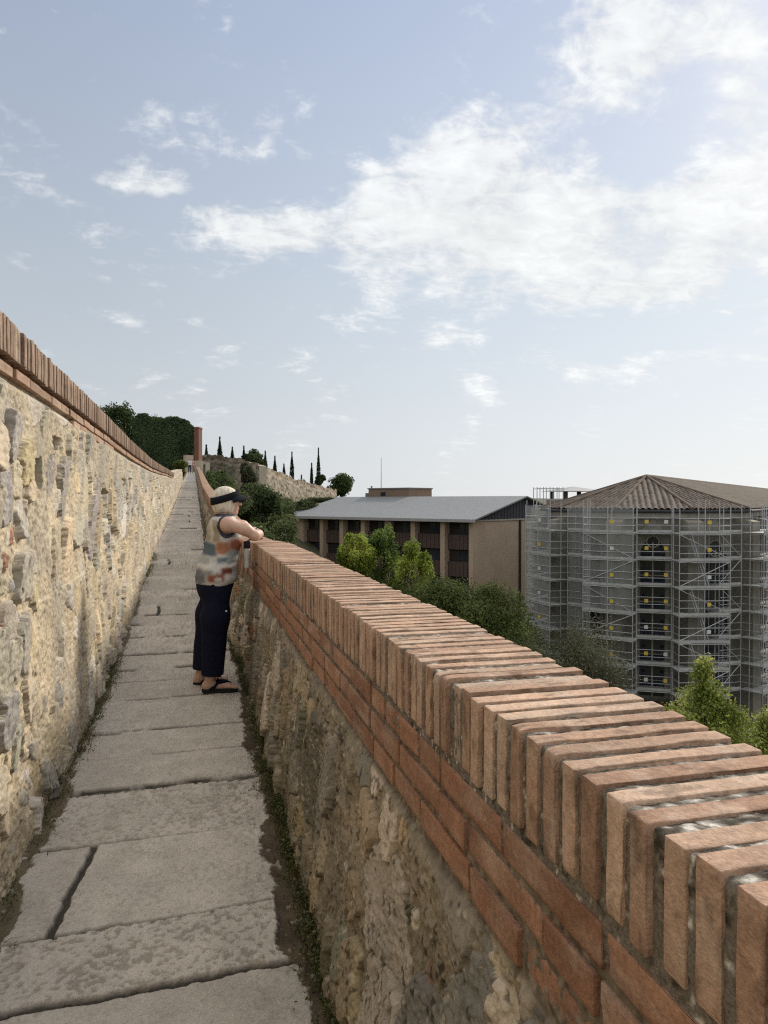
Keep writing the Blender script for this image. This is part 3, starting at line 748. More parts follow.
# pines behind the hedge
tree_px('pine_tree', 'dark round pine rising behind the sunlit wall left of the clipped hedge', 'trees behind the hedge', 116, 428, 122, 44, 56, 14000, .4, PINE, 140, gap=.08, gscale=.4, nclump=18)
tree_px('pine_tree', 'dark tree just showing over the top of the clipped hedge', 'trees behind the hedge', 152, 436, 126, 54, 50, 12000, .4, PINE, 141, gap=.06, gscale=.4, nclump=16)
# clipped hedge
def hedge():
    d = 106
    A = W(RX(134, d), d); B = W(RX(195, d-3), d-3)
    ex = (B-A); L = np.linalg.norm(ex); ex /= L; ey = B/np.linalg.norm(B); ey = np.array((ey[0]-.03, ey[1], 0))
    zb = float(ground_z(A[0], A[1]))-.5; zt = ZY(416, d)
    t = thing('clipped_hedge', 'tall dark hedge clipped flat into a block above the far wall', 'hedge', (A[0], A[1], zb))
    r = np.random.default_rng(9); n = 40000
    u = r.random(n)*L; s = r.random(n); P = np.zeros((n, 3)); O = np.zeros((n, 3))
    ztop = lambda uu: zt-.10*uu-.9*np.clip((uu/L-.8)/.2, 0, 1)**2-.8*np.clip((.12-uu/L)/.12, 0, 1)**2+.22*np.sin(uu*1.1)+.18*vnoise(uu*2.3, uu*0, seed=2)
    front = s < .62; top = (s >= .62) & (s < .86); side = s >= .86
    w = r.random(n)*3.5; u = np.where(side, np.where(r.random(n) < .5, 0, L), u)
    zz = zb+r.random(n)*(ztop(u)-zb)
    P = A+u[:, None]*ex+np.where(front, r.normal(0, .12, n), w)[:, None]*ey
    P = np.where(side[:, None], A+u[:, None]*ex+w[:, None]*ey+r.normal(0, .1, (n, 3)), P)
    P[:, 2] = np.where(top, ztop(u)+r.normal(0, .1, n), zz)
    O = np.where(front[:, None], -ey, np.where(top[:, None], (0, 0, 1), ex))
    c = np.array((.075, .108, .052))*(1+.6*fbm(P[:, 0]*.6, P[:, 1]*.6, P[:, 2]*.6, seed=4, oct=3))[:, None]*r.uniform(.7, 1.3, (n, 1))
    V, Q, C = leafcards(P, .34, c, up=.2, seed=10, outward=O)
    link('foliage', mesh_np('foliage', V, Q, C, True), M_LEAF, t)
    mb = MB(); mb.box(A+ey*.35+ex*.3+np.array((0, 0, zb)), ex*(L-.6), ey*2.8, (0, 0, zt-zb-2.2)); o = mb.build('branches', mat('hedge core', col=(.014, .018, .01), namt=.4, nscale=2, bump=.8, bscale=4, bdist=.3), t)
hedge()
# cypresses and stone pines on the hill behind the old wall
CY = [(206.5, 445, 456, 4.2, 'short cypress just right of the brick pillar'), (220, 437, 458, 5.6, 'broad cypress, the tallest at the left end of the old wall'),
      (232.5, 447, 459, 4.2, 'small cypress left of the low round pine on the hill'), (244, 446, 461, 3.8, 'narrow cypress in front of the low round pine on the hill'),
      (265.4, 451, 468, 5.0, 'cypress standing right of the low round pine on the hill'), (275, 456, 472, 4.4, 'cypress halfway along the sunlit stretch of the old wall'),
      (284, 464, 475, 3.8, 'shortest cypress before the tall one on the old wall'), (292, 452, 478, 5.0, 'tall slim cypress second from the right above the old wall'),
      (301.5, 475, 481, 2.2, 'tiny young cypress between two tall ones on the old wall'), (311.7, 463, 484, 4.0, 'slim cypress just left of the tallest one'), (318.5, 448, 486, 4.6, 'tallest thinnest cypress beside the stone pine at the right end')]
for k, (px, yt, yb, w, lb) in enumerate(CY):
    d = 128+k*3.2 if k < 10 else 156
    m = d/F; zt = ZY(yt, d); zb = ZY(yb, d)-2.0
    p = W(RX(px, d), d); base = np.array((p[0], p[1], zb))
    t = thing('cypress_tree', lb, 'tree', base, 'cypresses on the hill')
    H = zt-zb; R = w*m*.5
    r = np.random.default_rng(200+k); n = int(500+H*160)
    v = r.random(n)**.85; prof_ = np.sin(np.clip(v*1.02+.10, 0, 1)**.75*pi)**.6*(1-v*.35); a = r.random(n)*2*pi
    rr = R*prof_*np.sqrt(r.uniform(.35, 1.1, n))*(1+.2*vnoise(v*9, np.cos(a), np.sin(a), seed=k))
    P = np.stack([p[0]+rr*np.cos(a), p[1]+rr*np.sin(a), zb+.3+v*(H-.3)], 1)
    c = np.array((.026, .037, .02))*r.uniform(.6, 1.5, (n, 1))
    V, Q, C = leafcards(P, .32, c, up=.1, aspect=.45, seed=k, outward=np.stack([np.cos(a), np.sin(a), a*0+.4], 1))
    link('crown', mesh_np('crown', V, Q, C, True), M_LEAF, t)
    mb = MB(); mb.tube([base-np.array((0, 0, 3)), base+np.array((0, 0, H*.5)), base+np.array((0, 0, H*.9))], [.16, .1, .03], 6); mb.build('trunk', M_BARK, t)
tree_px('stone_pine', 'low round dark pine showing over the old wall between cypresses', 'stone pines on the hill', 252, 459, 140, 30, 17, 7000, .4, PINE, 150, gap=.06, gscale=.35, nclump=12)
tree_px('stone_pine', 'umbrella pine at the right end of the old city wall', 'stone pines on the hill', 341, 487, 158, 30, 24, 8000, .45, PINE, 151, gap=.05, gscale=.35, nclump=12)
tree_px('stone_pine', 'small round pine beside the tallest thin cypress', 'stone pines on the hill', 321, 480, 160, 14, 13, 4000, .4, PINE, 152, gap=.05, gscale=.35, nclump=7)

# ================================================================== OLD CITY WALL
def old_wall():
    pts = [(196, 458, 114), (206, 455.5, 112), (222, 456.5, 109), (240, 459.5, 106), (258, 464, 104), (270, 469, 110), (285, 474, 118), (300, 479.5, 128), (318, 485.5, 139), (337, 489.5, 152)]
    t0 = W(RX(258, 104), 104, -4)
    t = thing('city_wall', 'weathered old stone city wall climbing the hill below the cypresses', 'wall', t0)
    P = np.array([W(RX(a, d), d, ZY(b_, d)) for a, b_, d in pts])
    seg = np.r_[0, np.cumsum(np.linalg.norm(np.diff(P[:, :2], axis=0), axis=1))]
    U = np.arange(0, seg[-1], .13); V = np.arange(0, 9.5, .16)
    UU, VV = np.meshgrid(U, V, indexing='ij')
    X = np.interp(UU, seg, P[:, 0]); Y = np.interp(UU, seg, P[:, 1])
    Zt = np.interp(UU, seg, P[:, 2])+.22*np.round(1.6*vnoise(UU*.45, UU*0, seed=3))/1.6*1.2+.1*vnoise(UU*2.2, UU*0, seed=4)
    tx = np.gradient(np.interp(U, seg, P[:, 0])); ty = np.gradient(np.interp(U, seg, P[:, 1])); ln = np.hypot(tx, ty)
    from_k = np.ones(9)/9
    nx = np.convolve(ty/ln, from_k, 'same')[:, None]; ny = np.convolve(-tx/ln, from_k, 'same')[:, None]
    h = .16*fbm(UU*1.1, VV*1.6, seed=5, oct=4)+.10*vnoise(UU*3, VV*4, seed=6)
    ledge = sstep(1.1, .9, VV)*.12
    h = h-ledge
    X2 = X+nx*h; Y2 = Y+ny*h; Z2 = Zt-VV
    c = np.array((.31, .265, .20))*(1+.5*fbm(UU*.9, VV*1.4, seed=7, oct=4))[..., None]
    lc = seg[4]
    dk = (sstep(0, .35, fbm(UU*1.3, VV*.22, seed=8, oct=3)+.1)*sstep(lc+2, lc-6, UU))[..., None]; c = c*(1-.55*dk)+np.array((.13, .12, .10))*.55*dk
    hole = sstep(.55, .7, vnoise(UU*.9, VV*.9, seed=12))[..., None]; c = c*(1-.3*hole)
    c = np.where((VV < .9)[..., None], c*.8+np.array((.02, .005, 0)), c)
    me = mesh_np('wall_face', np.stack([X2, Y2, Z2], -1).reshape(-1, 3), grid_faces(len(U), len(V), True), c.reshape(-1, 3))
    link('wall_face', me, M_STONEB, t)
    mb = MB()
    for a, b_ in zip(range(len(P)-1), range(1, len(P))):
        e = P[b_][:2]-P[a][:2]; e /= np.linalg.norm(e); n = np.array((-e[1], e[0]))
        q = [P[a][:2]+n*.3, P[b_][:2]+n*.3, P[b_][:2]+n*1.8, P[a][:2]+n*1.8]
        zz = [P[a][2], P[b_][2], P[b_][2], P[a][2]]
        mb.hexa([(*q[i], zz[i]-10) for i in range(4)]+[(*q[i], zz[i]-.25) for i in range(4)], (.34, .30, .23))
    mb.build('wall_top', M_STONEB, t)
old_wall()
# brick pillar and gate stones at the head of the walkway
def gate():
    d = 99
    p = W(RX(197, d), d); z0 = float(PZ(97))-.5
    t = thing('brick_pillar', 'tall slim red brick pillar at the end of the hedge above the walkway', 'pillar', (p[0], p[1], z0))
    mb = MB(); a = radians(20); ex = np.array((cos(a), -sin(a), 0)); ey = np.array((sin(a), cos(a), 0)); o = np.array((p[0], p[1], z0))-ex*.35
    zt = ZY(427, d)
    mb.box(o, ex*.62, ey*1.4, (0, 0, zt-z0-.2), (.17, .08, .058)); mb.build('shaft', M_BLOCKB, t)
    mb = MB(); mb.box(o+np.array((-.05, -.05, zt-z0-.197)), ex*.72, ey*1.5, (0, 0, .2), (.22, .12, .085)); mb.build('cap', M_BLOCKB, t)
    t = thing('gate_wall', 'pale low stone wall with a dark doorway right of the brick pillar', 'wall', W(RX(204, 97), 97, z0))
    mb = MB(); A = W(RX(198.5, 97), 97, z0-6); B = W(RX(210, 98.5), 98.5, z0-6); e = (B-A); n = np.array((-e[1], e[0], 0))/np.linalg.norm(e)
    zt2 = ZY(460.5, 97); hh = zt2-z0+6
    mb.box(A, e*.42, n*.8, (0, 0, hh), (.42, .36, .27)); mb.box(A+e*.62, e*.38, n*.8, (0, 0, hh-.15), (.40, .35, .26)); mb.box(A+e*.42+n*.0, e*.2, n*.8, (0, 0, hh-2.0), (.40, .34, .25)); mb.box(A+e*.42+np.array((0, 0, hh-.5)), e*.2, n*.8, (0, 0, .42), (.38, .33, .25))
    mb.build('masonry', M_STONEB, t)
    mb = MB(); mb.box(A+e*.42+n*.5+np.array((0, 0, hh-2)), e*.2, n*.1, (0, 0, 1.5), (.05, .04, .03)); mb.build('door', M_DARK, t)
    t = thing('garden_wall', 'pale plastered garden wall between the hedge and the brick pillar', 'wall', W(RX(190, 96), 96, z0))
    mb = MB(); A = W(RX(186, 97), 97, z0); B = W(RX(193.6, 98), 98, z0); e = B-A; n = np.array((-e[1], e[0], 0))/np.linalg.norm(e)
    mb.box(A, e, n*.5, (0, 0, ZY(455, 97)-z0), (.42, .34, .27)); mb.build('masonry', M_STONEB, t)
gate()

# ================================================================== OFFICE BLOCK
def office():
    A = np.array((RX(473, 80), 80.)); B = np.array((RX(290, 100), 100.))
    e1 = (B-A); L = np.linalg.norm(e1); e1 /= L; e2 = np.array((-e1[1], -e1[0])) if False else np.array((e1[1], -e1[0]))
    if e2[1] < 0: e2 = -e2
    D = 21.2; ze = ZY(520.5, 80); zr = ze+2.62; zg = -17.2
    def Q(t, s, z): q = A+e1*t+e2*s; return W(q[0], q[1], z)
    E1 = Q(1, 0, 0)-Q(0, 0, 0); E2 = Q(0, 1, 0)-Q(0, 0, 0); Zv = np.array((0, 0, 1.))
    t = thing('office_building', 'long brown office block with a low grey metal roof and brick piers', 'building', Q(0, 0, zg))
    tan_ = (.42, .32, .235); tan2 = (.47, .365, .27)
    m = MB(); m.box(Q(0, .0, zg), E1*.55, E2*D, Zv*(ze-zg-.02), tan2); m.build('end_wall', M_BLOCKB, t, 'blank tan brick end wall')
    m = MB(); m.box(Q(27.7, 0, zg), E1*(L-27.7), E2*D, Zv*(ze-zg-.02), tan_); m.build('end_wall', M_BLOCKB, t)
    m = MB(); m.box(Q(.56, .95, zg), E1*27.1, E2*(D-1.9), Zv*(ze-zg-.03), (.035, .027, .024)); m.build('facade', M_DARK, t)
    piers = [4.2, 8.6, 12.7, 16.7, 20.5, 24.2]
    for p in piers:
        m = MB(); m.box(Q(p-.32, .0, zg), E1*.64, E2*1.0, Zv*(ze-zg-.04), tan_); m.build('pier', M_BLOCKB, t)
    edges = [.55]+[x for p in piers for x in (p-.32, p+.32)]+[27.7]
    for bi in range(7):
        a, c = edges[2*bi], edges[2*bi+1]
        wdt = c-a
        for fl in range(4):
            zt = ze-.35-fl*3.1
            m = MB(); m.box(Q(a+.03, .62, zt-3.05), E1*(wdt-.06), E2*.3, Zv*1.72, (.085, .06, .05))
            for k in range(6): m.box(Q(a+.06+k*(wdt-.12)/6, .57, zt-3.0), E1*((wdt-.12)/6-.09), E2*.04, Zv*1.62, (.095, .066, .055))
            m.build('spandrel_panel', M_DARK, t)
            m = MB(); f0, f1 = a+.12, a+wdt*.60
            for (u, w_) in ((f0, .08), (f0+(f1-f0)*.5, .06), (f1-.08, .08)): m.box(Q(u, .82, zt-1.3), E1*w_, E2*.1, Zv*1.25, (.05, .04, .035))
            m.box(Q(f0, .815, zt-1.34), E1*(f1-f0), E2*.11, Zv*.06, (.05, .04, .035)); 
            fr = m.build('window', M_DARK, t)
            m = MB(); m.box(Q(f0+.02, .88, zt-1.28), E1*(f1-f0-.04), E2*.05, Zv*1.2); m.build('pane', M_GLASS, fr)
            if bi % 2 == 0 or fl:
                m = MB(); m.box(Q(a+.06, .74, zt-1.32), E1*.34, E2*.12, Zv*1.28, (.42, .39, .35) if (bi+fl) % 3 else (.2, .17, .15)); m.build('blind_panel', M_PAINT, t)
    # roof: two slopes with standing seams
    m = MB()
    o = .75
    def slab(P, th): m.poly(P, (0, 0, th), (.21, .215, .22))
    zl = ze+.02
    h = D/2
    slab([Q(-o, -o, zl-.05), Q(L+o, -o, zl-.05), Q(L+o, h, zr), Q(-o, h, zr)], .16)
    slab([Q(L+o, D+o, zl-.05), Q(-o, D+o, zl-.05), Q(-o, h+.003, zr), Q(L+o, h+.003, zr)], .16)
    k = -o+.3
    while k < L+o:
        a = Q(k, -o, zl+.10); b_ = Q(k, h-.05, zr+.148)
        m.hexa([a, a+E1*.05, b_+E1*.05, b_, a+Zv*.022, a+E1*.05+Zv*.022, b_+E1*.05+Zv*.022, b_+Zv*.022], (.205, .21, .215)); k += .62
    rf = m.build('roof', M_METALROOF, t)
    m = MB(); m.box(Q(-o, -o-.06, zl-.22), E1*(L+2*o), E2*.14, Zv*.30, (.34, .33, .32)); m.build('eave_gutter', M_METALROOF, t)
    # gable infill of dark vertical boards
    m = MB()
    P = [Q(-.02, -.2, ze), Q(-.02, D+.2, ze), Q(-.02, h, zr-.05)]
    m.poly(P, E1*.4, (.065, .065, .072))
    for k in range(30):
        s = .3+k*.69; zt = ze+(zr-ze)*(1-abs(s-h)/h)-.1
        if zt > ze+.15: m.box(Q(-.08, s, ze+.05), E1*.07, E2*.1, Zv*(zt-ze-.05), (.085, .085, .09))
    m.build('gable', M_DARK, t)
    m = MB(); m.box(Q(-.12, -.1, ze-.14), E1*.3, E2*(D+.2), Zv*.18, (.40, .36, .31)); m.build('gable_band', M_STONEB, t)
    m = MB(); p = Q(-.1, 10.0, 0); m.tube([p+Zv*zg, p+Zv*(ze-.1)], .16, 8, (.04, .04, .045)); m.build('drainpipe', M_DARK, t)
    # rooftop plant room
    c0 = np.array((RX(409, 100), 100.)); 
    def K(a, s, z): q = c0+e1*a+e2*s; return W(q[0], q[1], z)
    zt = ZY(487.6, 100)
    m = MB(); m.box(K(0, 0, ze+.5), E1*7.6, E2*5.2, Zv*(zt-ze-.65), (.22, .155, .115)); pr = m.build('plant_room', M_BLOCKB, t)
    m = MB(); m.box(K(-.12, -.12, zt-.148), E1*7.84, E2*5.44, Zv*.16, (.16, .15, .14)); m.build('flat_roof', M_METALROOF, pr)
    m = MB(); m.box(K(4.3, -.04, zt-1.15), E1*.9, E2*.08, Zv*.55); m.build('window', M_GLASS, pr)
    m = MB(); m.box(K(7.6, .4, ze+.5), E1*1.0, E2*4, Zv*(zt-ze-1.2), (.20, .16, .13)); m.build('side_room', M_BLOCKB, t)
    m = MB(); p = K(6.9, 2.0, 0); m.tube([p+Zv*(zt-.1), p+Zv*ZY(455, 100)], [.06, .03], 6, (.3, .3, .31)); m.build('mast', M_PAINT, t)
    m = MB(); p = K(7.9, 1.0, 0); m.tube([p+Zv*(zt-.9), p+Zv*(zt+.35)], .13, 8, (.25, .2, .17)); m.build('chimney', M_PAINT, t)
office()

# ================================================================== CHURCH APSE UNDER SCAFFOLDING
CC = np.array((RX(646, 59), 59.)); AP = 7.29; RR = AP/cos(radians(18))
ZEV = ZY(509.5, 51.5); ZAP = ZY(477, 59); ZG = -17.5
PHI = -16.3
def pol(ang, rad, z): a = radians(ang); return W(CC[0]+rad*sin(a), CC[1]-rad*cos(a), z)
AX = radians(PHI+36*2-90+0)      # the nave runs along this bearing
axv = np.array((sin(radians(PHI+72-90+90)+0), 0))
ax2 = np.array((cos(radians(PHI+72)), sin(radians(PHI+72))))   # tangent of the last facet = nave axis (r, d)
NV = 92.
def church():
    t = thing('church', 'stone church with an angular apse and a low tiled roof behind scaffolding', 'church', W(CC[0], CC[1], ZG))
    corners = [PHI+36*k+18 for k in (-3, -2, -1, 0, 1)]
    stone = (.19, .178, .155)
    base2 = [np.array((CC[0]+RR*sin(radians(a)), CC[1]-RR*cos(radians(a)))) for a in corners]
    base2.append(base2[-1]+ax2*NV); base2.append(base2[0]+ax2*NV)
    m = MB(); m.poly([W(*p, ZG) for p in base2], (0, 0, ZEV-ZG), stone); m.build('wall', M_STONEB, t)
    m = MB(); ob = [CC+(p-CC)*1.045 if i < 5 else p for i, p in enumerate(base2)]
    m.poly([W(*p, ZEV-.62) for p in ob], (0, 0, .34), (.36, .34, .30)); m.build('cornice', M_STONEB, t)
    # tiled roof: hips from the apex, ridge along the nave; rows of tiles as relief
    apex = W(*CC, ZAP); ridge = W(*(CC+ax2*NV), ZAP)
    m = MB()
    eo = [W(*(CC+(p-CC)*1.10), ZEV-.02) for p in base2[:5]]
    far_r = W(*(base2[4]+(base2[4]-CC)*.10+ax2*NV), ZEV-.02); far_l = W(*(base2[0]+(base2[0]-CC)*.1+ax2*NV), ZEV-.02)
    faces = [(eo[i], eo[i+1], apex, apex) for i in range(4)]+[(eo[4], far_r, ridge, apex), (far_l, eo[0], apex, ridge)]
    V = []; Qd = []; C = []; n0 = 0
    for fi, (a, b_, c, d) in enumerate(faces):
        Lw = np.linalg.norm(b_-a); nu = int(Lw/.075); nv = 34
        u = np.linspace(0, 1, nu)[:, None]; v = np.linspace(0, 1, nv)[None, :]
        p = (a[None, None]*(1-u[..., None])+b_[None, None]*u[..., None])*(1-v[..., None])+(d[None, None]*(1-u[..., None])+c[None, None]*u[..., None])*v[..., None]
        ew = (b_-a)/Lw; nrm = np.cross(b_-a, d-a); nrm /= np.linalg.norm(nrm); nrm = nrm if nrm[2] > 0 else -nrm
        su = (p-a)@ew; sl = v*np.linalg.norm(d-a)+u*0
        # cover tiles run straight up the slope every 42 cm
        ph = np.abs(((su/.42) % 1)-.5)*2
        rib = .11*np.sqrt(np.clip(1-(ph/.75)**2, 0, 1)); step = .04*(1-((sl/.45) % 1))
        p = p+nrm*(rib+step)[..., None]
        tid = np.floor(su/.42)*57+np.floor(sl/.45)*13+fi*991
        rn = hash3(np.floor(su/.42), np.floor(sl/.45), np.full(su.shape, fi), 4)
        col = np.array((.098, .076, .06))*(.6+.75*rn)[..., None]
        lich = sstep(.0, .5, fbm(su*.9, sl*.9+fi*7, seed=61, oct=4))[..., None]; col = col*(1-.5*lich)+np.array((.12, .11, .09))*.5*lich
        V.append(p.reshape(-1, 3)); Qd.append(grid_faces(nu, nv)+n0); C.append(col.reshape(-1, 3)); n0 += nu*nv
    rf = link('roof', mesh_np('roof', np.concatenate(V), np.concatenate(Qd), np.concatenate(C), True), M_STONEB, t)
    m = MB()
    for i in range(5): m.tube([eo[i]+np.array((0, 0, .1)), apex+np.array((0, 0, .12))], .11, 6, (.13, .095, .07))
    m.tube([apex+np.array((0, 0, .1)), ridge+np.array((0, 0, .1))], .13, 6, (.11, .09, .07)); m.build('ridge_tiles', M_STONEB, rf)
    m = MB()
    for i in range(4): m.tube([eo[i]+np.array((0, 0, -.1)), eo[i+1]+np.array((0, 0, -.1))], .11, 8, (.045, .045, .05))
    m.tube([eo[4]+np.array((0, 0, -.1)), far_r+np.array((0, 0, -.1))], .11, 8, (.045, .045, .05)); m.build('gutter', M_DARK, t)
    # buttresses at the corners
    def buttress(c2, out, wd=1.1, dp=1.35, ztop=ZEV-.63):
        tg = np.array((-out[1], out[0])); m = MB()
        q = [c2-tg*wd/2-out*.3, c2+tg*wd/2-out*.3, c2+tg*wd/2+out*dp, c2-tg*wd/2+out*dp]
        q2 = [c2-tg*wd/2-out*.3, c2+tg*wd/2-out*.3, c2+tg*wd/2+out*dp*.9, c2-tg*wd/2+out*dp*.9]
        m.hexa([W(*p, ZG) for p in q]+[W(*p, ztop-.25) for p in q2], (.235, .22, .19))
        q3 = [c2-tg*wd/2-out*.3, c2+tg*wd/2-out*.3, c2+tg*wd/2+out*.1, c2-tg*wd/2+out*.1]
        m.hexa([W(*p, ztop-.247) for p in q2]+[W(*p, ztop) for p in q3], (.27, .24, .19))
        m.build('buttress', M_STONEB, t)
    for a in corners: 
        o = np.array((sin(radians(a)), -cos(radians(a)))); buttress(np.array((CC[0]+RR*o[0], CC[1]+RR*o[1])), o)
    nn = np.array((ax2[1], -ax2[0]))
    for k in range(1, 7): buttress(base2[4]+ax2*k*5.6, nn)
    # gothic windows: two lancets and a trefoil in a pointed frame, one per facet
    def window(mid2, out, wid, z0, z1):
        tg = np.array((-out[1], out[0]))
        if tg[0] < 0: tg = -tg
        def P(u, w_, z): q = mid2+tg*u+out*w_; return W(q[0], q[1], z)
        def arch(hw, za, zb, w_, u0=0, n=8):
            pts = [P(u0-hw, w_, za), P(u0+hw, w_, za)]
            for i in range(n+1): f = i/n; x = hw*(1-f**1.6); pts.append(P(u0+x, w_, zb+hw*1.5*f))
            for i in range(n-1, -1, -1): f = i/n; x = hw*(1-f**1.6); pts.append(P(u0-x, w_, zb+hw*1.5*f))
            return pts
        th = P(0, .05, 0)-P(0, 0, 0)
        m = MB(); m.poly(arch(wid/2+.16, z0-.1, z1-wid*.62, .012), th*.8, (.25, .235, .205)); fr = m.build('window', M_STONEB, t)
        m = MB(); m.poly(arch(wid*.44, z0+.1, z1-wid*1.02, .06), th*.6); m.build('pane', M_GLASS, fr)
        m = MB(); m.box(P(-.05, .05, z0), P(.1, 0, 0)-P(0, 0, 0), P(0, .09, 0)-P(0, 0, 0), (0, 0, z1-z0-wid*.65), (.42, .38, .31))
        z = z0+1.2
        while z < z1-wid*1.2:
            m.box(P(-wid*.44, .052, z), P(wid*.88, 0, 0)-P(0, 0, 0), P(0, .05, 0)-P(0, 0, 0), (0, 0, .07), (.3, .28, .24)); z += 1.9
        # tracery ring at the head
        for k in range(12):
            a0, a1 = 2*pi*k/12, 2*pi*(k+1)/12; cz = z1-wid*.62
            m.tube([P(.36*cos(a0)*wid/1.6, .1, cz+.36*sin(a0)*wid/1.6), P(.36*cos(a1)*wid/1.6, .1, cz+.36*sin(a1)*wid/1.6)], .05, 5, (.42, .38, .31))
        m.build('tracery', M_STONEB, fr)
    for k in (-2, -1, 0, 1):
        a = PHI+36*k; o = np.array((sin(radians(a)), -cos(radians(a)))); window(CC+o*AP, o, 2.7 if k == 1 else 1.9, -14.2, -1.75)
    for k in range(6): window(base2[4]+ax2*(2.8+5.6*k), nn, 2.2, -14, -1.9)
    # lower plinth in dark red brick at the foot
    m = MB(); m.poly([W(*(CC+(p-CC)*1.05), ZG) for p in base2[:5]]+[W(*base2[5], ZG), W(*base2[6], ZG)], (0, 0, 3.0), (.16, .085, .06)); m.build('plinth', M_BLOCKB, t)
    # side chapel wing to the left with its own flat eave
    m = MB(); P4 = [(RX(531, 68), 68.), (RX(566, 60.5), 60.5), (RX(566, 60.5)+6, 66.), (RX(531, 68)+6, 74.)]
    m.poly([W(*p, ZG) for p in P4], (0, 0, ZY(508.5, 66)-ZG), (.31, .27, .21)); m.build('side_chapel', M_STONEB, t)
    # small belvedere with a pointed roof behind the eave
    d = 78; m = MB(); c = W(RX(573, d), d); zb = ZY(505, d); zt = ZY(491.5, d)
    for dx in (-1.8, 1.5):
        for dy in (-1.5, 1.5): m.box(c+np.array((dx, dy, zb-6)), (.35, 0, 0), (0, .35, 0), (0, 0, zt-zb+6), (.10, .085, .07))
    m.box(c+np.array((-1.5, -1.2, zb-6)), (3., 0, 0), (0, 2.5, 0), (0, 0, zt-zb+5.2), (.06, .05, .045)); bl = m.build('belvedere', M_STONEB, t)
    m = MB(); q = [c+np.array((sx*2.7, sy*2.4, zt)) for sx, sy in ((-1, -1), (1, -1), (1, 1), (-1, 1))]
    m.add(q+[c+np.array((0, 0, ZY(486.5, d)))], [[3, 2, 1, 0], [0, 1, 4], [1, 2, 4], [2, 3, 4], [3, 0, 4]], (.27, .27, .28)); m.build('roof', M_METALROOF, bl)
    return corners, base2, nn
corners, base2, nn = church()

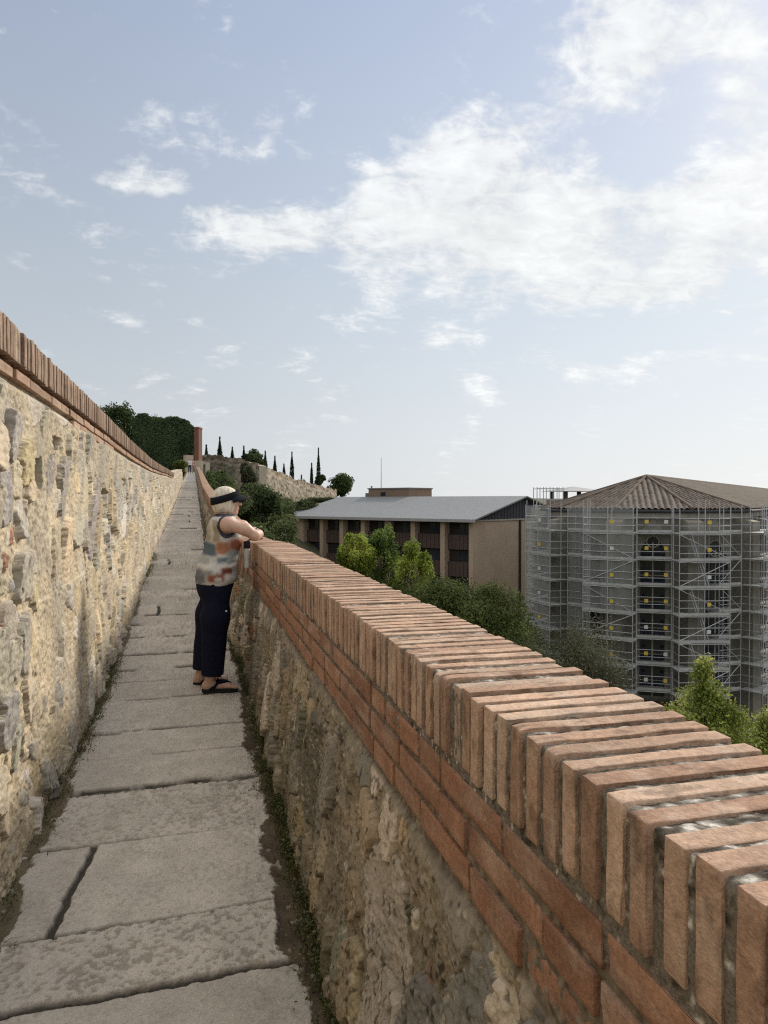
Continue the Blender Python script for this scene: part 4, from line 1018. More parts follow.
def scaffold():
    t = thing('scaffolding', 'grey steel scaffolding with decks wrapped round the church apse', 'scaffolding', pol(PHI, 9, ZG))
    # plan line of the outer face, left to right, and the run (zone) each stretch belongs to
    runs = []
    fac = lambda k, off, u: CC+np.array((sin(radians(PHI+36*k)), -cos(radians(PHI+36*k))))*(AP+off)+np.array((cos(radians(PHI+36*k)), sin(radians(PHI+36*k))))*u
    def bump(a, hw=1.75, off=2.55):
        o = np.array((sin(radians(a)), -cos(radians(a)))); tg = np.array((cos(radians(a)), sin(radians(a))))
        c = CC+o*(RR+off); return [c-tg*hw, c+tg*hw]
    wingA = np.array((RX(526, 68), 67.6)); wingB = np.array((RX(553, 61.5), 61.0))
    b70 = bump(corners[1]); b34 = bump(corners[2]); b2 = bump(corners[3]); b38 = bump(corners[4])
    f1 = [fac(-1, 1.5, -1.0), fac(-1, 1.5, 1.0)]; f0 = [fac(0, 1.5, -1.15), fac(0, 1.5, 1.15)]; fp = [fac(1, 1.5, -1.0), fac(1, 1.5, 1.0)]
    nv0 = base2[4]+nn*1.5+ax2*2.2; nvs = [nv0, nv0+ax2*2.6]; nb = [base2[4]+nn*2.9+ax2*5.2, base2[4]+nn*2.9+ax2*8.0]; nv2 = [base2[4]+nn*1.5+ax2*8.6, base2[4]+nn*1.5+ax2*12]
    chain = [[wingA, wingB], b70, f1, b34, f0, b2, fp, b38, nvs, nb, nv2]
    ZL = [-2.2-1.86*k for k in range(7)]
    ztop = -.2
    cnt = 0
    def P(q, z): return W(q[0], q[1], z)
    for ri, run in enumerate(chain):
        a, c = run; e = (c-a); L = np.linalg.norm(e); e = e/L
        n = np.array((-e[1], e[0]))                       # towards the church
        nb_ = max(1, int(round(L/2.4))) if ri == 0 else (2 if L > 3 else 1)
        for k in range(nb_+1):
            q = a+e*L*k/nb_
            for (off, r_) in ((0, .034), (.95, .03)):
                if ri in (2, 4, 6) and off > 0 and k == 1: continue
                m = MB(); p = q+n*off; m.tube([P(p, ZG), P(p, ztop+(.30 if (k+ri) % 3 == 0 else -.1))], r_, 6); m.build('standard', M_STEEL, t)
        nxt = chain[ri+1][0] if ri+1 < len(chain) else None
        for li, z in enumerate(ZL):
            if ri == 0 and li > 4: continue
            zz = z+.004*(ri % 3)
            m = MB(); A = P(a-e*.08, zz-.05); m.box(A, P(a+e*(L+.08), zz-.05)-P(a, zz-.05)+(P(a, 0)-P(a-e*.08, 0))*1.0, P(a+n*(1.05 if ri in (1, 3, 5, 7, 9) else 1.32), 0)-P(a, 0), (0, 0, .05))
            if nxt is not None:        # link deck round the corner
                q0, q1 = c, nxt; ee = (q1-q0); l2 = np.linalg.norm(ee); ee = ee/max(l2, 1e-6); n2 = np.array((-ee[1], ee[0]))
                if l2 > .3: m.box(P(q0, zz-.062), P(q1, 0)-P(q0, 0), P(q0+n2*.8, 0)-P(q0, 0), (0, 0, .05))
            m.build('deck', M_PLANK, t)
            m = MB()
            for hgt in (.5, 1.0): 
                m.tube([P(a, z+hgt), P(c, z+hgt)], .022, 5)
                if nxt is not None: m.tube([P(c, z+hgt+.01), P(nxt, z+hgt+.01)], .022, 5)
            m.tube([P(a+n*.95, z-.1), P(c+n*.95, z-.1)], .022, 5); m.tube([P(a, z-.1), P(c, z-.1)], .026, 5)
            for k in range(nb_+1): m.tube([P(a+e*L*k/nb_, z-.12), P(a+e*L*k/nb_+n*.95, z-.12)], .022, 5)
            m.build('guard_rail', M_STEEL, t)
            if ri in (0, 1, 2, 3) and li < 6 and not (ri == 3 and li > 3):
                m = MB(); nseg = 10; V = []
                for i in range(nseg+1):
                    q = a+e*L*i/nseg+n*(.05+.05*sin(i*1.9+li)); V += [P(q, z+.02), P(q-n*.02*cos(i), z+1.8)]
                m.add(V, [[2*i, 2*i+2, 2*i+3, 2*i+1] for i in range(nseg)]); m.build('debris_net', M_NET, t)
            m = MB(); m.box(P(a-n*.02, zz), P(c, 0)-P(a, 0), P(a+n*.03, 0)-P(a, 0), (0, 0, .16)); m.build('toe_board', M_PLANK, t)
            if ri in (5, 9) :          # sloping ladders on the widest bays
                up = (li % 2 == 0)
                u0, u1 = (.25, .42) if up else (.62, .45)
                s0 = a+e*L*(u1 if up else u0)+n*.45; s1 = a+e*L*(u0 if up else u1)+n*.45
                m = MB()
                for sd in (-.2, .2): m.tube([P(s0+n*sd, z-1.8), P(s1+n*sd, z+.1)], .05, 5)
                for k in range(7):
                    f = (k+.5)/7; pp = s0*(1-f)+s1*f; m.tube([P(pp-n*.2, z-1.8+1.9*f), P(pp+n*.2, z-1.8+1.9*f)], .02, 4)
                m.build('ladder', M_STEEL, t)
            if ri in (0, 3, 5, 6, 7, 9, 8):
                fl = li % 2
                m = MB(); m.tube([P(a if fl else c, z-1.75), P(c if fl else a, z-.08)], .03, 5); m.build('brace', M_STEEL, t)
            if ri in (1, 3, 4, 5) and not (ri == 1 and li > 4):
                us = (.22, .78) if ri == 4 else (.55,)
                for ui, u in enumerate(us):
                    yel = (li*5+ri*3+ui*2) % 7 not in (0, 4) if ri != 1 else li % 3 == 1
                    m = MB(); q = a+e*L*u-n*.05; m.box(P(q, z+.62), P(q+e*.25, 0)-P(q, 0), P(q+n*.08, 0)-P(q, 0), (0, 0, .25), (.62, .45, .09) if yel else (.62, .62, .60))
                    m.build('marker_plate', M_PAINT, t, 'yellow marker plate' if yel else 'white marker plate')
scaffold()
def scaffold_top():
    d = 70
    c = W(RX(538, d), d, 0)
    t = thing('scaffolding', 'bare scaffolding frame sticking up above the eave at the left end of the church', 'scaffolding', W(RX(549, d), d, ZY(512, d)))
    xs = [RX(p, d) for p in (537, 543.5, 550, 557, 563)]
    zt = ZY(487, d); zb = ZY(512, d)
    for dd in (d, d+1.6):
        for x in xs:
            m = MB(); m.tube([W(x, dd, zb-1), W(x, dd, zt)], .04, 6); m.build('standard', M_STEEL, t)
        for z in (zt-.15, zt-1.2, zb+.6):
            m = MB(); m.tube([W(xs[0], dd, z), W(xs[-1], dd, z)], .035, 6); m.build('ledger', M_STEEL, t)
    m = MB(); m.box(W(xs[2], d+.2, zb), W(xs[-1], d, 0)-W(xs[2], d, 0), W(0, 1.2, 0)-W(0, 0, 0), (0, 0, 1.25), (.24, .20, .16)); m.build('deck', M_STONEB, t)
scaffold_top()

# ================================================================== PEOPLE
def surface_nets(Fv, org, h):
    ins = Fv < 0
    n = np.array(Fv.shape)
    c8 = [ins[i:n[0]-1+i, j:n[1]-1+j, k:n[2]-1+k] for i in (0, 1) for j in (0, 1) for k in (0, 1)]
    s = sum(x.astype(np.int8) for x in c8); act = (s > 0) & (s < 8)
    ids = -np.ones(act.shape, np.int64); cells = np.argwhere(act); ids[act] = np.arange(len(cells))
    acc = np.zeros((len(cells), 3)); cnt = np.zeros(len(cells))
    cor = [(i, j, k) for i in (0, 1) for j in (0, 1) for k in (0, 1)]
    val = [Fv[cells[:, 0]+i, cells[:, 1]+j, cells[:, 2]+k] for (i, j, k) in cor]
    for a in range(8):
        for b_ in range(a+1, 8):
            da = np.array(cor[a]); db = np.array(cor[b_])
            if np.abs(da-db).sum() != 1: continue
            va, vb = val[a], val[b_]; m = (va < 0) != (vb < 0)
            t = np.where(m, va/np.where(m, va-vb, 1), 0)
            acc += np.where(m[:, None], da+t[:, None]*(db-da), 0); cnt += m
    V = (cells+acc/cnt[:, None])*h+np.array(org)
    Q = []
    for ax in range(3):
        b_, c = (ax+1) % 3, (ax+2) % 3
        sl0 = [slice(None)]*3; sl1 = [slice(None)]*3; sl0[ax] = slice(0, n[ax]-1); sl1[ax] = slice(1, n[ax])
        A = ins[tuple(sl0)]; B = ins[tuple(sl1)]
        e = np.argwhere(A != B); e = e[(e[:, b_] > 0) & (e[:, c] > 0) & (e[:, b_] < n[b_]-1) & (e[:, c] < n[c]-1)]
        fl = A[e[:, 0], e[:, 1], e[:, 2]]
        def cid(db, dc):
            q = e.copy(); q[:, b_] += db; q[:, c] += dc; return ids[q[:, 0], q[:, 1], q[:, 2]]
        q = np.stack([cid(-1, -1), cid(0, -1), cid(0, 0), cid(-1, 0)], 1)
        q = np.where(fl[:, None], q, q[:, ::-1]); Q.append(q)
    return V, np.concatenate(Q)
class SDF:
    def __init__(s, lo, hi, h):
        s.lo = np.array(lo, float); s.h = h; s.n = np.ceil((np.array(hi)-s.lo)/h).astype(int)+1
        s.F = np.full(s.n, .3, np.float32)
        s.ax = [s.lo[i]+h*np.arange(s.n[i]) for i in range(3)]
    def win(s, lo, hi, pad):
        i0 = np.clip(((np.array(lo)-pad-s.lo)/s.h).astype(int), 0, s.n-1); i1 = np.clip(((np.array(hi)+pad-s.lo)/s.h).astype(int)+2, 0, s.n)
        sl = tuple(slice(a, b_) for a, b_ in zip(i0, i1))
        g = np.meshgrid(*[s.ax[i][sl[i]] for i in range(3)], indexing='ij', sparse=True)
        return sl, g
    def comb(s, sl, d, k, op):
        f = s.F[sl]
        if op == 'u':
            if k > 0:
                hh = np.clip(.5+.5*(f-d)/k, 0, 1); s.F[sl] = f*(1-hh)+d*hh-k*hh*(1-hh)
            else: s.F[sl] = np.minimum(f, d)
        elif op == 'cut':
            if k > 0:
                d = -d; hh = np.clip(.5-.5*(f-d)/k, 0, 1); s.F[sl] = f*(1-hh)+d*hh+k*hh*(1-hh)
            else: s.F[sl] = np.maximum(f, -d)
    def cone(s, a, b_, ra, rb, k=.02, op='u', flat=None):
        a = np.array(a, float); b_ = np.array(b_, float); R = max(ra, rb)
        sl, g = s.win(np.minimum(a, b_)-R, np.maximum(a, b_)+R, k+.04)
        ab = b_-a; L2 = ab@ab+1e-9
        t = np.clip(((g[0]-a[0])*ab[0]+(g[1]-a[1])*ab[1]+(g[2]-a[2])*ab[2])/L2, 0, 1)
        d = np.sqrt((g[0]-a[0]-t*ab[0])**2+(g[1]-a[1]-t*ab[1])**2+(g[2]-a[2]-t*ab[2])**2)-(ra+(rb-ra)*t)
        s.comb(sl, d, k, op)
    def ell(s, c, r, k=.02, op='u', rot=0.):
        c = np.array(c, float); r = np.array(r, float)
        sl, g = s.win(c-max(r), c+max(r), k+.04)
        x, y, z = g[0]-c[0], g[1]-c[1], g[2]-c[2]
        if rot:                                   # turn about the local y axis (lean in the x-z plane)
            x, z = x*cos(rot)+z*sin(rot), -x*sin(rot)+z*cos(rot)
        q = np.sqrt((x/r[0])**2+(y/r[1])**2+(z/r[2])**2); q2 = np.sqrt((x/r[0]**2)**2+(y/r[1]**2)**2+(z/r[2]**2)**2)
        s.comb(sl, q*(q-1)/np.maximum(q2, 1e-6), k, op)
    def chain(s, pts, rad, k=.02):
        for i in range(len(pts)-1): s.cone(pts[i], pts[i+1], rad[i], rad[i+1], k)
    def keep(s, fn):      # intersect with fn(x,y,z) < 0
        g = np.meshgrid(*s.ax, indexing='ij', sparse=True); s.F = np.maximum(s.F, fn(*g))
    def mesh(s): return surface_nets(s.F, s.lo, s.h)

def hand(S, wrist, d, side, down, curl=.5, L=.17):
    """palm and five fingers: wrist point, pointing d, thumb towards side, palm facing down"""
    w = np.array(wrist, float); d = np.array(d, float); d /= np.linalg.norm(d); sd = np.array(side, float); sd -= d*(sd@d); sd /= np.linalg.norm(sd); dn = np.array(down, float); dn -= d*(dn@d); dn /= np.linalg.norm(dn)
    pl = L*.52
    for f, u in enumerate((.028, .010, -.009, -.026)):
        S.cone(w+sd*u*.5, w+d*pl+sd*u, .015, .0115, .012)
        fl = L*(.44, .50, .46, .36)[f]; p = w+d*pl+sd*u; a = 0
        for j in range(3):
            a += curl*(.45, .7, .5)[j]; q = p+(d*cos(a)+dn*sin(a))*fl*(.42, .32, .26)[j]
            S.cone(p, q, .0092-.0009*j, .0085-.0010*j, .004); p = q
    p0 = w+d*pl*.18+sd*.022; p1 = p0+(d*.6+sd*.7+dn*.25)*.040; p2 = p1+(d*.85+sd*.25+dn*.35)*.032; p3 = p2+(d*.9+dn*.4)*.024
    S.cone(p0, p1, .015, .0115, .012); S.cone(p1, p2, .011, .0095, .006); S.cone(p2, p3, .0095, .008, .004)

def woman():
    # local frame: x towards the parapet (the way she faces), y away from the lens (her left), z up, origin between the feet
    O = np.array((.155, 5.60, float(PZ(5.6))+.004))
    t = thing('person', 'woman in a patchwork sleeveless top, navy trousers and a black visor leaning on the parapet', 'person', O)
    h = .0085
    S = SDF((-.30, -.34, -.02), (.56, .40, 1.62), h)
    Sh = SDF((-.1, -.2, 1.15), (.35, .3, 1.6), .0065)
    # feet, legs
    hipR, hipL = (.01, -.10, .84), (.01, .10, .84)
    knR, knL = (-.015, -.10, .455), (-.05, .12, .455)
    anR, anL = (-.05, -.09, .095), (-.115, .13, .095)
    for (hp, kn, an) in ((hipR, knR, anR), (hipL, knL, anL)):
        S.chain([hp, kn, an], [.092, .058, .036], .03)
        S.cone((an[0]-.005, an[1], .075), (an[0]-.03, an[1], .045), .036, .032, .02)
        S.cone((an[0]-.02, an[1], .05), (an[0]+.135, an[1]-.01, .036), .033, .026, .02)
        for j, (yy, ll) in enumerate(((-.032, .205), (-.012, .208), (.006, .20), (.022, .19), (.036, .175))):
            S.cone((an[0]+.12, an[1]+yy*.9 if an[1] < 0 else an[1]-yy*.9, .036), (an[0]+ll-.012, an[1]+(yy if an[1] < 0 else -yy), .028), .014, .0105 if j else .0135, .006)
    # trunk
    S.ell((.0, 0, .87), (.125, .165, .14), .05); S.ell((.035, 0, 1.02), (.112, .145, .17), .05); S.ell((.05, 0, 1.18), (.105, .155, .14), .05)
    S.ell((.105, -.065, 1.13), (.064, .07, .07), .04); S.ell((.105, .065, 1.13), (.064, .07, .07), .04)
    shR, shL = (.075, -.175, 1.25), (.085, .175, 1.25)
    S.cone(shR, shL, .054, .054, .05)
    S.cone((.055, 0, 1.26), (.08, 0, 1.365), .058, .052, .03)
    elR, elL = (.275, -.190, 1.165), (.275, .215, 1.167)
    S.chain([shR, (.20, -.20, 1.215), elR], [.047, .043, .037], .03); S.chain([shL, (.21, .21, 1.22), elL], [.048, .044, .038], .03)
    wrR, wrL = (.320, .05, 1.165), (.305, .10, 1.186)
    S.chain([elR, (.305, -.09, 1.17), wrR], [.038, .037, .025], .02); S.chain([elL, (.288, .16, 1.175), wrL], [.042, .040, .027], .02)
    hand(S, wrR, (.05, 1, -.02), (-1, 0, .1), (0, 0, -1), .42); hand(S, wrL, (-.02, -1, -.10), (-1, 0, .1), (0, 0, -1), .42)
    # head: skull, jaw, nose, lips, ear, eye sockets; turned a little away from the lens
    hc = np.array((.080, 0, 1.418)); ya = radians(16)
    def H(x, y, z): return hc+np.array((x*cos(ya)-y*sin(ya), x*sin(ya)+y*cos(ya), z))
    S.ell(H(-.008, 0, .018), (.095, .074, .088), .02); S.cone(H(.028, 0, -.02), H(.052, 0, -.078), .062, .034, .03)
    S.cone(H(.03, 0, -.075), H(-.03, 0, -.05), .03, .04, .03)
    S.cone(H(.084, 0, .012), H(.106, 0, -.022), .009, .0135, .012)
    S.cone(H(.084, -.018, -.047), H(.084, .018, -.047), .0075, .0075, .006); S.cone(H(.082, -.015, -.057), H(.082, .015, -.057), .008, .008, .006)
    for sy in (-1, 1):
        S.ell(H(.086, sy*.03, .010), (.016, .014, .010), .012, 'cut'); S.ell(H(.072, sy*.03, .010), (.013, .013, .011), .004)
        S.ell(H(-.005, sy*.074, -.008), (.02, .011, .031), .006)
    V, Q = S.mesh()
    c = np.tile(np.array((.54, .345, .265)), (len(V), 1)); mot = fbm(V[:, 0]*40, V[:, 1]*40, V[:, 2]*40, seed=14, oct=3)[:, None]; c = c*(1+np.array((.10, .22, .25))*mot)
    lip = np.linalg.norm(V-H(.088, 0, -.052), axis=1) < .022; c[lip] = (.42, .19, .15)
    c *= (1+.10*fbm(V[:, 0]*14, V[:, 1]*14, V[:, 2]*14, seed=3, oct=3))[:, None]
    link('body', mesh_np('body', V+O, Q, c), M_SKIN, t)
    # trousers: straight, loose, cut above the ankle
    T = SDF((-.30, -.30, .08), (.30, .32, 1.02), .0085)
    T.ell((-.004, 0, .86), (.138, .178, .17), .05)
    for (hp, kn, an, hem) in ((hipR, knR, anR, .125), (hipL, knL, anL, .135)):
        T.chain([(hp[0], hp[1]*.95, hp[2]-.02), (kn[0]+.002, kn[1], kn[2]+.1), (an[0]+.012, an[1], hem-.06)], [.094, .098, .080], .06)
    T.ell((-.035, 0, .78), (.108, .165, .13), .05)
    g = np.meshgrid(*T.ax, indexing='ij', sparse=True)
    T.F += (.007*fbm(g[0]*16+0*g[1]+0*g[2], g[1]*16+0*g[0]+0*g[2], g[2]*6+g[0]*5+0*g[1], seed=31, oct=2)).astype(np.float32)
    T.keep(lambda x, y, z: np.maximum(.125-z+.0*x, z-.90)+0*y)
    V, Q = T.mesh(); 
    c = np.tile(np.array((.010, .012, .026)), (len(V), 1)); 
    tr = link('trousers', mesh_np('trousers', V+O, Q, c), M_CLOTH, t)
    # little white logo tab on the trouser leg
    m = MB(); m.tube([O+np.array((.062, -.222, .617)), O+np.array((.063, -.228, .617))], .007, 10, (.7, .7, .7)); 
    m.build('badge', M_PAINT, tr)
    # sleeveless top
    B = SDF((-.32, -.33, .74), (.34, .36, 1.40), .0085)
    B.ell((.0, 0, .85), (.160, .205, .20), .06); B.ell((.035, 0, 1.02), (.130, .166, .18), .06); B.ell((.05, 0, 1.18), (.120, .172, .15), .06)
    B.ell((.105, -.065, 1.13), (.078, .082, .085), .04); B.ell((.105, .065, 1.13), (.078, .082, .085), .04); B.cone((.06, -.145, 1.245), (.07, .145, 1.245), .070, .070, .05); B.cone((.055, 0, 1.27), (.075, 0, 1.33), .066, .062, .03)
    g = np.meshgrid(*B.ax, indexing='ij', sparse=True)
    B.F += (.012*fbm(g[0]*9+g[2]*5+0*g[1], g[1]*9+0*g[0]+0*g[2], g[2]*20-g[0]*8+0*g[1], seed=41, oct=3)).astype(np.float32)
    def armhole(x, y, z, sy):
        return .088-np.sqrt((x-.088)**2*1.0+((z-1.235)*.92)**2+(np.abs(y-sy*.235)*.95)**2)
    B.keep(lambda x, y, z: np.maximum(np.maximum(.805-.03*x+.012*np.sin(x*14+y*9)-z, armhole(x, y, z, -1)), np.maximum(armhole(x, y, z, 1), z-1.325)))
    V, Q = B.mesh()
    x, y, z = V[:, 0], V[:, 1], V[:, 2]
    wob = .022*fbm(x*11, y*11, z*11, seed=12, oct=3); u = x+wob; w_ = z+wob
    cream, grey, teal, orange, rust, tan_, dark = [np.array(q) for q in ((.52, .50, .46), (.29, .30, .285), (.10, .13, .145), (.37, .17, .10), (.25, .085, .055), (.37, .31, .22), (.09, .09, .10))]
    c = np.tile(cream, (len(V), 1))
    def patch(a, b_, z0, z1, col, s=.017):
        global_m = sstep(a-s, a+s, u)*sstep(b_+s, b_-s, u)*sstep(z0-s, z0+s, w_)*sstep(z1+s, z1-s, w_)
        c[:] = c*(1-global_m[:, None])+col*global_m[:, None]
    patch(-.4, -.045, 1.12, 1.30, tan_); patch(-.04, .09, 1.115, 1.30, cream*1.05)
    patch(-.4, .0, 1.015, 1.115, teal); patch(.0, .10, 1.03, 1.13, orange); patch(.10, .4, 1.05, 1.14, rust*1.2); patch(.07, .19, .955, 1.05, grey); patch(.17, .4, .93, 1.05, dark*1.6)
    patch(-.4, -.03, .875, .915, grey*.9); patch(-.4, -.085, .815, .905, dark*1.8); patch(-.07, .05, .825, .885, rust*1.2); patch(.03, .12, .88, .935, rust*.8); patch(.12, .4, .85, .93, grey*1.2)
    patch(-.4, .4, .935, .955, cream*1.1, .014); patch(-.03, .02, 1.13, 1.29, tan_*.9, .012); patch(.10, .17, 1.16, 1.22, grey, .012); patch(-.4, -.06, .955, 1.0, grey*1.2, .012); patch(.0, .07, .965, 1.0, teal*1.6, .012); patch(-.02, .03, .83, .86, cream, .008)
    # dark piping at the armholes and neckline
    ar = np.minimum(np.abs(armhole(x, y, z, -1)), np.abs(armhole(x, y, z, 1))); mk = (ar < .015)[:, None] | (z > 1.306)[:, None]
    c = np.where(mk, np.array((.05, .055, .07)), c)
    link('top', mesh_np('top', V+O, Q, c), M_CLOTH, t)
    # hair: short bob
    Hh = SDF(hc-.17, hc+.17, .0065)
    Hh.ell(H(-.016, 0, .026), (.101, .081, .091), .02); Hh.ell(H(-.045, 0, -.035), (.066, .078, .070), .03); Hh.ell(H(-.005, -.052, -.03), (.046, .033, .062), .02); Hh.ell(H(-.005, .052, -.03), (.046, .033, .062), .02)
    g = np.meshgrid(*Hh.ax, indexing='ij', sparse=True)
    Hh.F += (.0016*np.sin((g[0]-hc[0])*240+(g[2]-hc[2])*70+2*np.sin((g[1])*70))).astype(np.float32)
    fx = H(1, 0, 0)-hc
    Hh.keep(lambda x, y, z: np.maximum(((x-hc[0])*fx[0]+(y-hc[1])*fx[1])-.058-.35*np.maximum(z-hc[2]-.03, 0), -.085-(z-hc[2]))+0*z)
    V, Q = Hh.mesh()
    rr = fbm(V[:, 0]*60, V[:, 1]*60, V[:, 2]*18, seed=8, oct=3)
    c = np.array((.60, .53, .42))*(1+.35*rr)[:, None]
    link('hair', mesh_np('hair', V+O, Q, c), M_HAIR, t)
    # visor: band round the head and a curved brim
    m = MB(); n = 40; lo, up = [], []
    tilt = .30
    for i in range(n):
        a = 2*pi*i/n; x, y = .109*cos(a)-.015, .090*sin(a); z = .036+x*tilt
        lo.append((x, y, z-.026)); up.append((x-.004, y*.985, z+.028))
    V = [H(*p)+O for p in lo+up]+[H(p[0]*.93, p[1]*.93, p[2])+O for p in lo+up]
    Fl = []
    for i in range(n):
        j = (i+1) % n; Fl += [[i, j, n+j, n+i], [2*n+i, 3*n+i, 3*n+j, 2*n+j], [n+i, n+j, 3*n+j, 3*n+i], [i, 2*n+i, 2*n+j, j]]
    m.add(V, Fl, (.012, .013, .017)); vs = m.build('visor', M_CLOTH, t, smooth=True)
    m = MB(); k = 17; top_, bot = [], []
    for ring, (ext) in enumerate((0, .042, .084)):
        for i in range(k):
            a = radians(-78+156*i/(k-1)); f = cos(a*1.02)**.8 if abs(a) < 1.5 else 0
            rx, ry = .109+ext*max(f, .12), .090+ext*.55*max(f, .12); x, y = rx*cos(a)-.014, ry*sin(a)
            z = .036+.109*tilt*cos(a)-.012-ext*.32-.9*(y**2)*(1 if ring else .6)
            top_.append(H(x, y, z)+O); bot.append(H(x, y, z-.005)+O)
    V = top_+bot; nn_ = len(top_); Fl = []
    for rg in range(2):
        for i in range(k-1):
            a = rg*k+i; Fl += [[a, a+1, a+k+1, a+k], [nn_+a, nn_+a+k, nn_+a+k+1, nn_+a+1]]
    for i in range(k-1): Fl += [[2*k+i, 2*k+i+1, nn_+2*k+i+1, nn_+2*k+i]]
    m.add(V, Fl, (.012, .013, .018)); m.build('brim', M_CLOTH, vs, smooth=True)
    # sunglasses
    m = MB()
    for sy in (-1, 1):
        P_ = [H(.100, sy*.008, .018), H(.094, sy*.052, .020), H(.094, sy*.050, -.008), H(.101, sy*.014, -.010)]
        m.poly([p+O for p in P_], (H(.004, 0, 0)-hc), (.01, .01, .012)); m.tube([H(.092, sy*.056, .017)+O, H(.0, sy*.079, .014)+O], .003, 5, (.01, .01, .012))
    m.tube([H(.104, -.01, .013)+O, H(.104, .01, .013)+O], .003, 5, (.01, .01, .012)); m.build('sunglasses', M_PAINT, t)
    # thong sandals
    for (an, s) in ((anR, -1), (anL, 1)):
        m = MB(); pts = []
        for (xx, yy) in ((-.062, 0), (-.05, .03), (.0, .034), (.08, .042), (.14, .046), (.185, .034), (.205, .0), (.195, -.032), (.15, -.046), (.08, -.042), (.0, -.032), (-.05, -.028)):
            pts.append(O+np.array((an[0]+xx, an[1]+yy, -.004)))
        m.poly(pts, (0, 0, .026), (.012, .013, .018)); sd = m.build('sandal', M_RUBBER, t)
        m = MB(); c0 = O+np.array((an[0], an[1], 0))
        for sy in (-1, 1): m.tube([c0+np.array((.015, sy*.04, .02)), c0+np.array((.05, sy*.034, .068)), c0+np.array((.10, sy*.015, .073)), c0+np.array((.148, -.012*s, .05))], .0115, 6, (.012, .016, .03))
        m.tube([c0+np.array((.0, -.04, .02)), c0+np.array((.055, 0, .086)), c0+np.array((.07, .042, .02))], .011, 6, (.012, .016, .03))
        m.build('strap', M_CLOTH, sd, smooth=True)
    # white bottle with a dark cap hanging on a strap from her forearm
    bp = O+np.array((.222, -.10, .915))
    bt = thing('water_bottle', 'white water bottle with a black cap hanging between the woman and the parapet', 'bottle', bp)
    prof_ = [(0, 0), (.024, .0), (.029, .004), (.029, .03), (.0275, .055), (.029, .075), (.031, .08), (.031, .125), (.028, .145), (.022, .155)]
    def lathe(prof, c, col, n=18):
        m = MB(); V = []; Fl = []
        for (r_, z) in prof:
            for i in range(n): V.append(c+np.array((.78*r_*cos(2*pi*i/n), .78*r_*sin(2*pi*i/n), z)))
        for j in range(len(prof)-1):
            for i in range(n): Fl.append([j*n+i, j*n+(i+1) % n, (j+1)*n+(i+1) % n, (j+1)*n+i])
        m.add(V, Fl, col); return m
    lathe(prof_, bp, (.55, .54, .52)).build('bottle_body', M_PAINT, bt, smooth=True)
    lathe([(.0295, .152), (.0315, .156), (.0315, .20), (.026, .205), (.012, .207), (0, .207)], bp, (.012, .012, .02)).build('cap', M_PAINT, bt, smooth=True)
    m = MB(); pp = [bp+np.array((.0, 0, .205)), bp+np.array((.03, -.004, .222)), O+np.array((.275, -.10, 1.135)), O+np.array((.262, -.10, 1.19)), O+np.array((.30, -.10, 1.222)), O+np.array((.345, -.09, 1.20)), O+np.array((.335, -.09, 1.135)), O+np.array((.285, -.10, 1.128)), bp+np.array((.022, .003, .215))]
    m.tube(pp, .005, 6, (.015, .015, .02)); m.build('strap', M_CLOTH, bt, smooth=True)
woman()

def walker(label, x, y, shirt, trouser, hairc, face, hgt, seed):
    O = np.array((x, y, float(PZ(y))+.003)); k = hgt/1.7
    t = thing('person', label, 'person', O, None)
    c_, s_ = cos(face), sin(face)
    def R(p): return (p[0]*c_-p[1]*s_, p[0]*s_+p[1]*c_, p[2])
    S = SDF((-.42, -.42, -.02), (.42, .42, 1.75), .022)
    for sy, st in ((-1, .10), (1, -.12)):
        S.chain([R((0, sy*.09, .9)), R((st*.6, sy*.09, .48)), R((st-.03, sy*.09, .08))], [.095, .062, .042], .03); S.cone(R((st-.04, sy*.09, .045)), R((st+.14, sy*.1, .035)), .042, .034, .02)
        S.chain([R((0, sy*.19, 1.40)), R((-st*.5, sy*.24, 1.12)), R((-st*.9+.05, sy*.24, .88))], [.056, .046, .032], .03); S.cone(R((-st*.9+.05, sy*.24, .88)), R((-st*.9+.08, sy*.235, .74)), .036, .026, .02)
    S.ell((0, 0, .98), (.13, .17, .15), .05); S.ell((0, 0, 1.25), (.13, .18, .22), .05); S.cone((0, 0, 1.42), (0, 0, 1.54), .055, .055, .03)
    S.ell(R((.01, 0, 1.60)), (.095, .085, .115), .02); S.cone(R((.1, 0, 1.60)), R((.112, 0, 1.585)), .014, .018, .012)
    V, Q = S.mesh()
    z = V[:, 2]; c = np.tile(np.array((.5, .31, .23)), (len(V), 1)); lat = np.hypot(V[:, 0], V[:, 1])
    back = (V[:, 0]*c_+V[:, 1]*s_)
    c[(z > .1) & (z < .96)] = trouser; c[(z >= .96) & (z < 1.45)] = shirt; c[z < .08] = (.05, .05, .05); c[(z > 1.60) & (back < .05)] = hairc; c[z > 1.67] = hairc
    hands = (z < .9) & (np.abs(-V[:, 0]*s_+V[:, 1]*c_) > .195); c[hands] = (.5, .31, .23)
    link('body', mesh_np('body', V*k+O, Q, c), M_CLOTH, t)
walker('distant walker in a white shirt and dark trousers at the top of the walkway', -.62, 88, (.6, .6, .6), (.03, .035, .06), (.08, .05, .03), radians(-95), 1.72, 1)
walker('distant walker in a pink shirt at the top of the walkway next to the parapet', -.2, 90, (.5, .3, .27), (.35, .25, .22), (.12, .08, .05), radians(85), 1.66, 2)

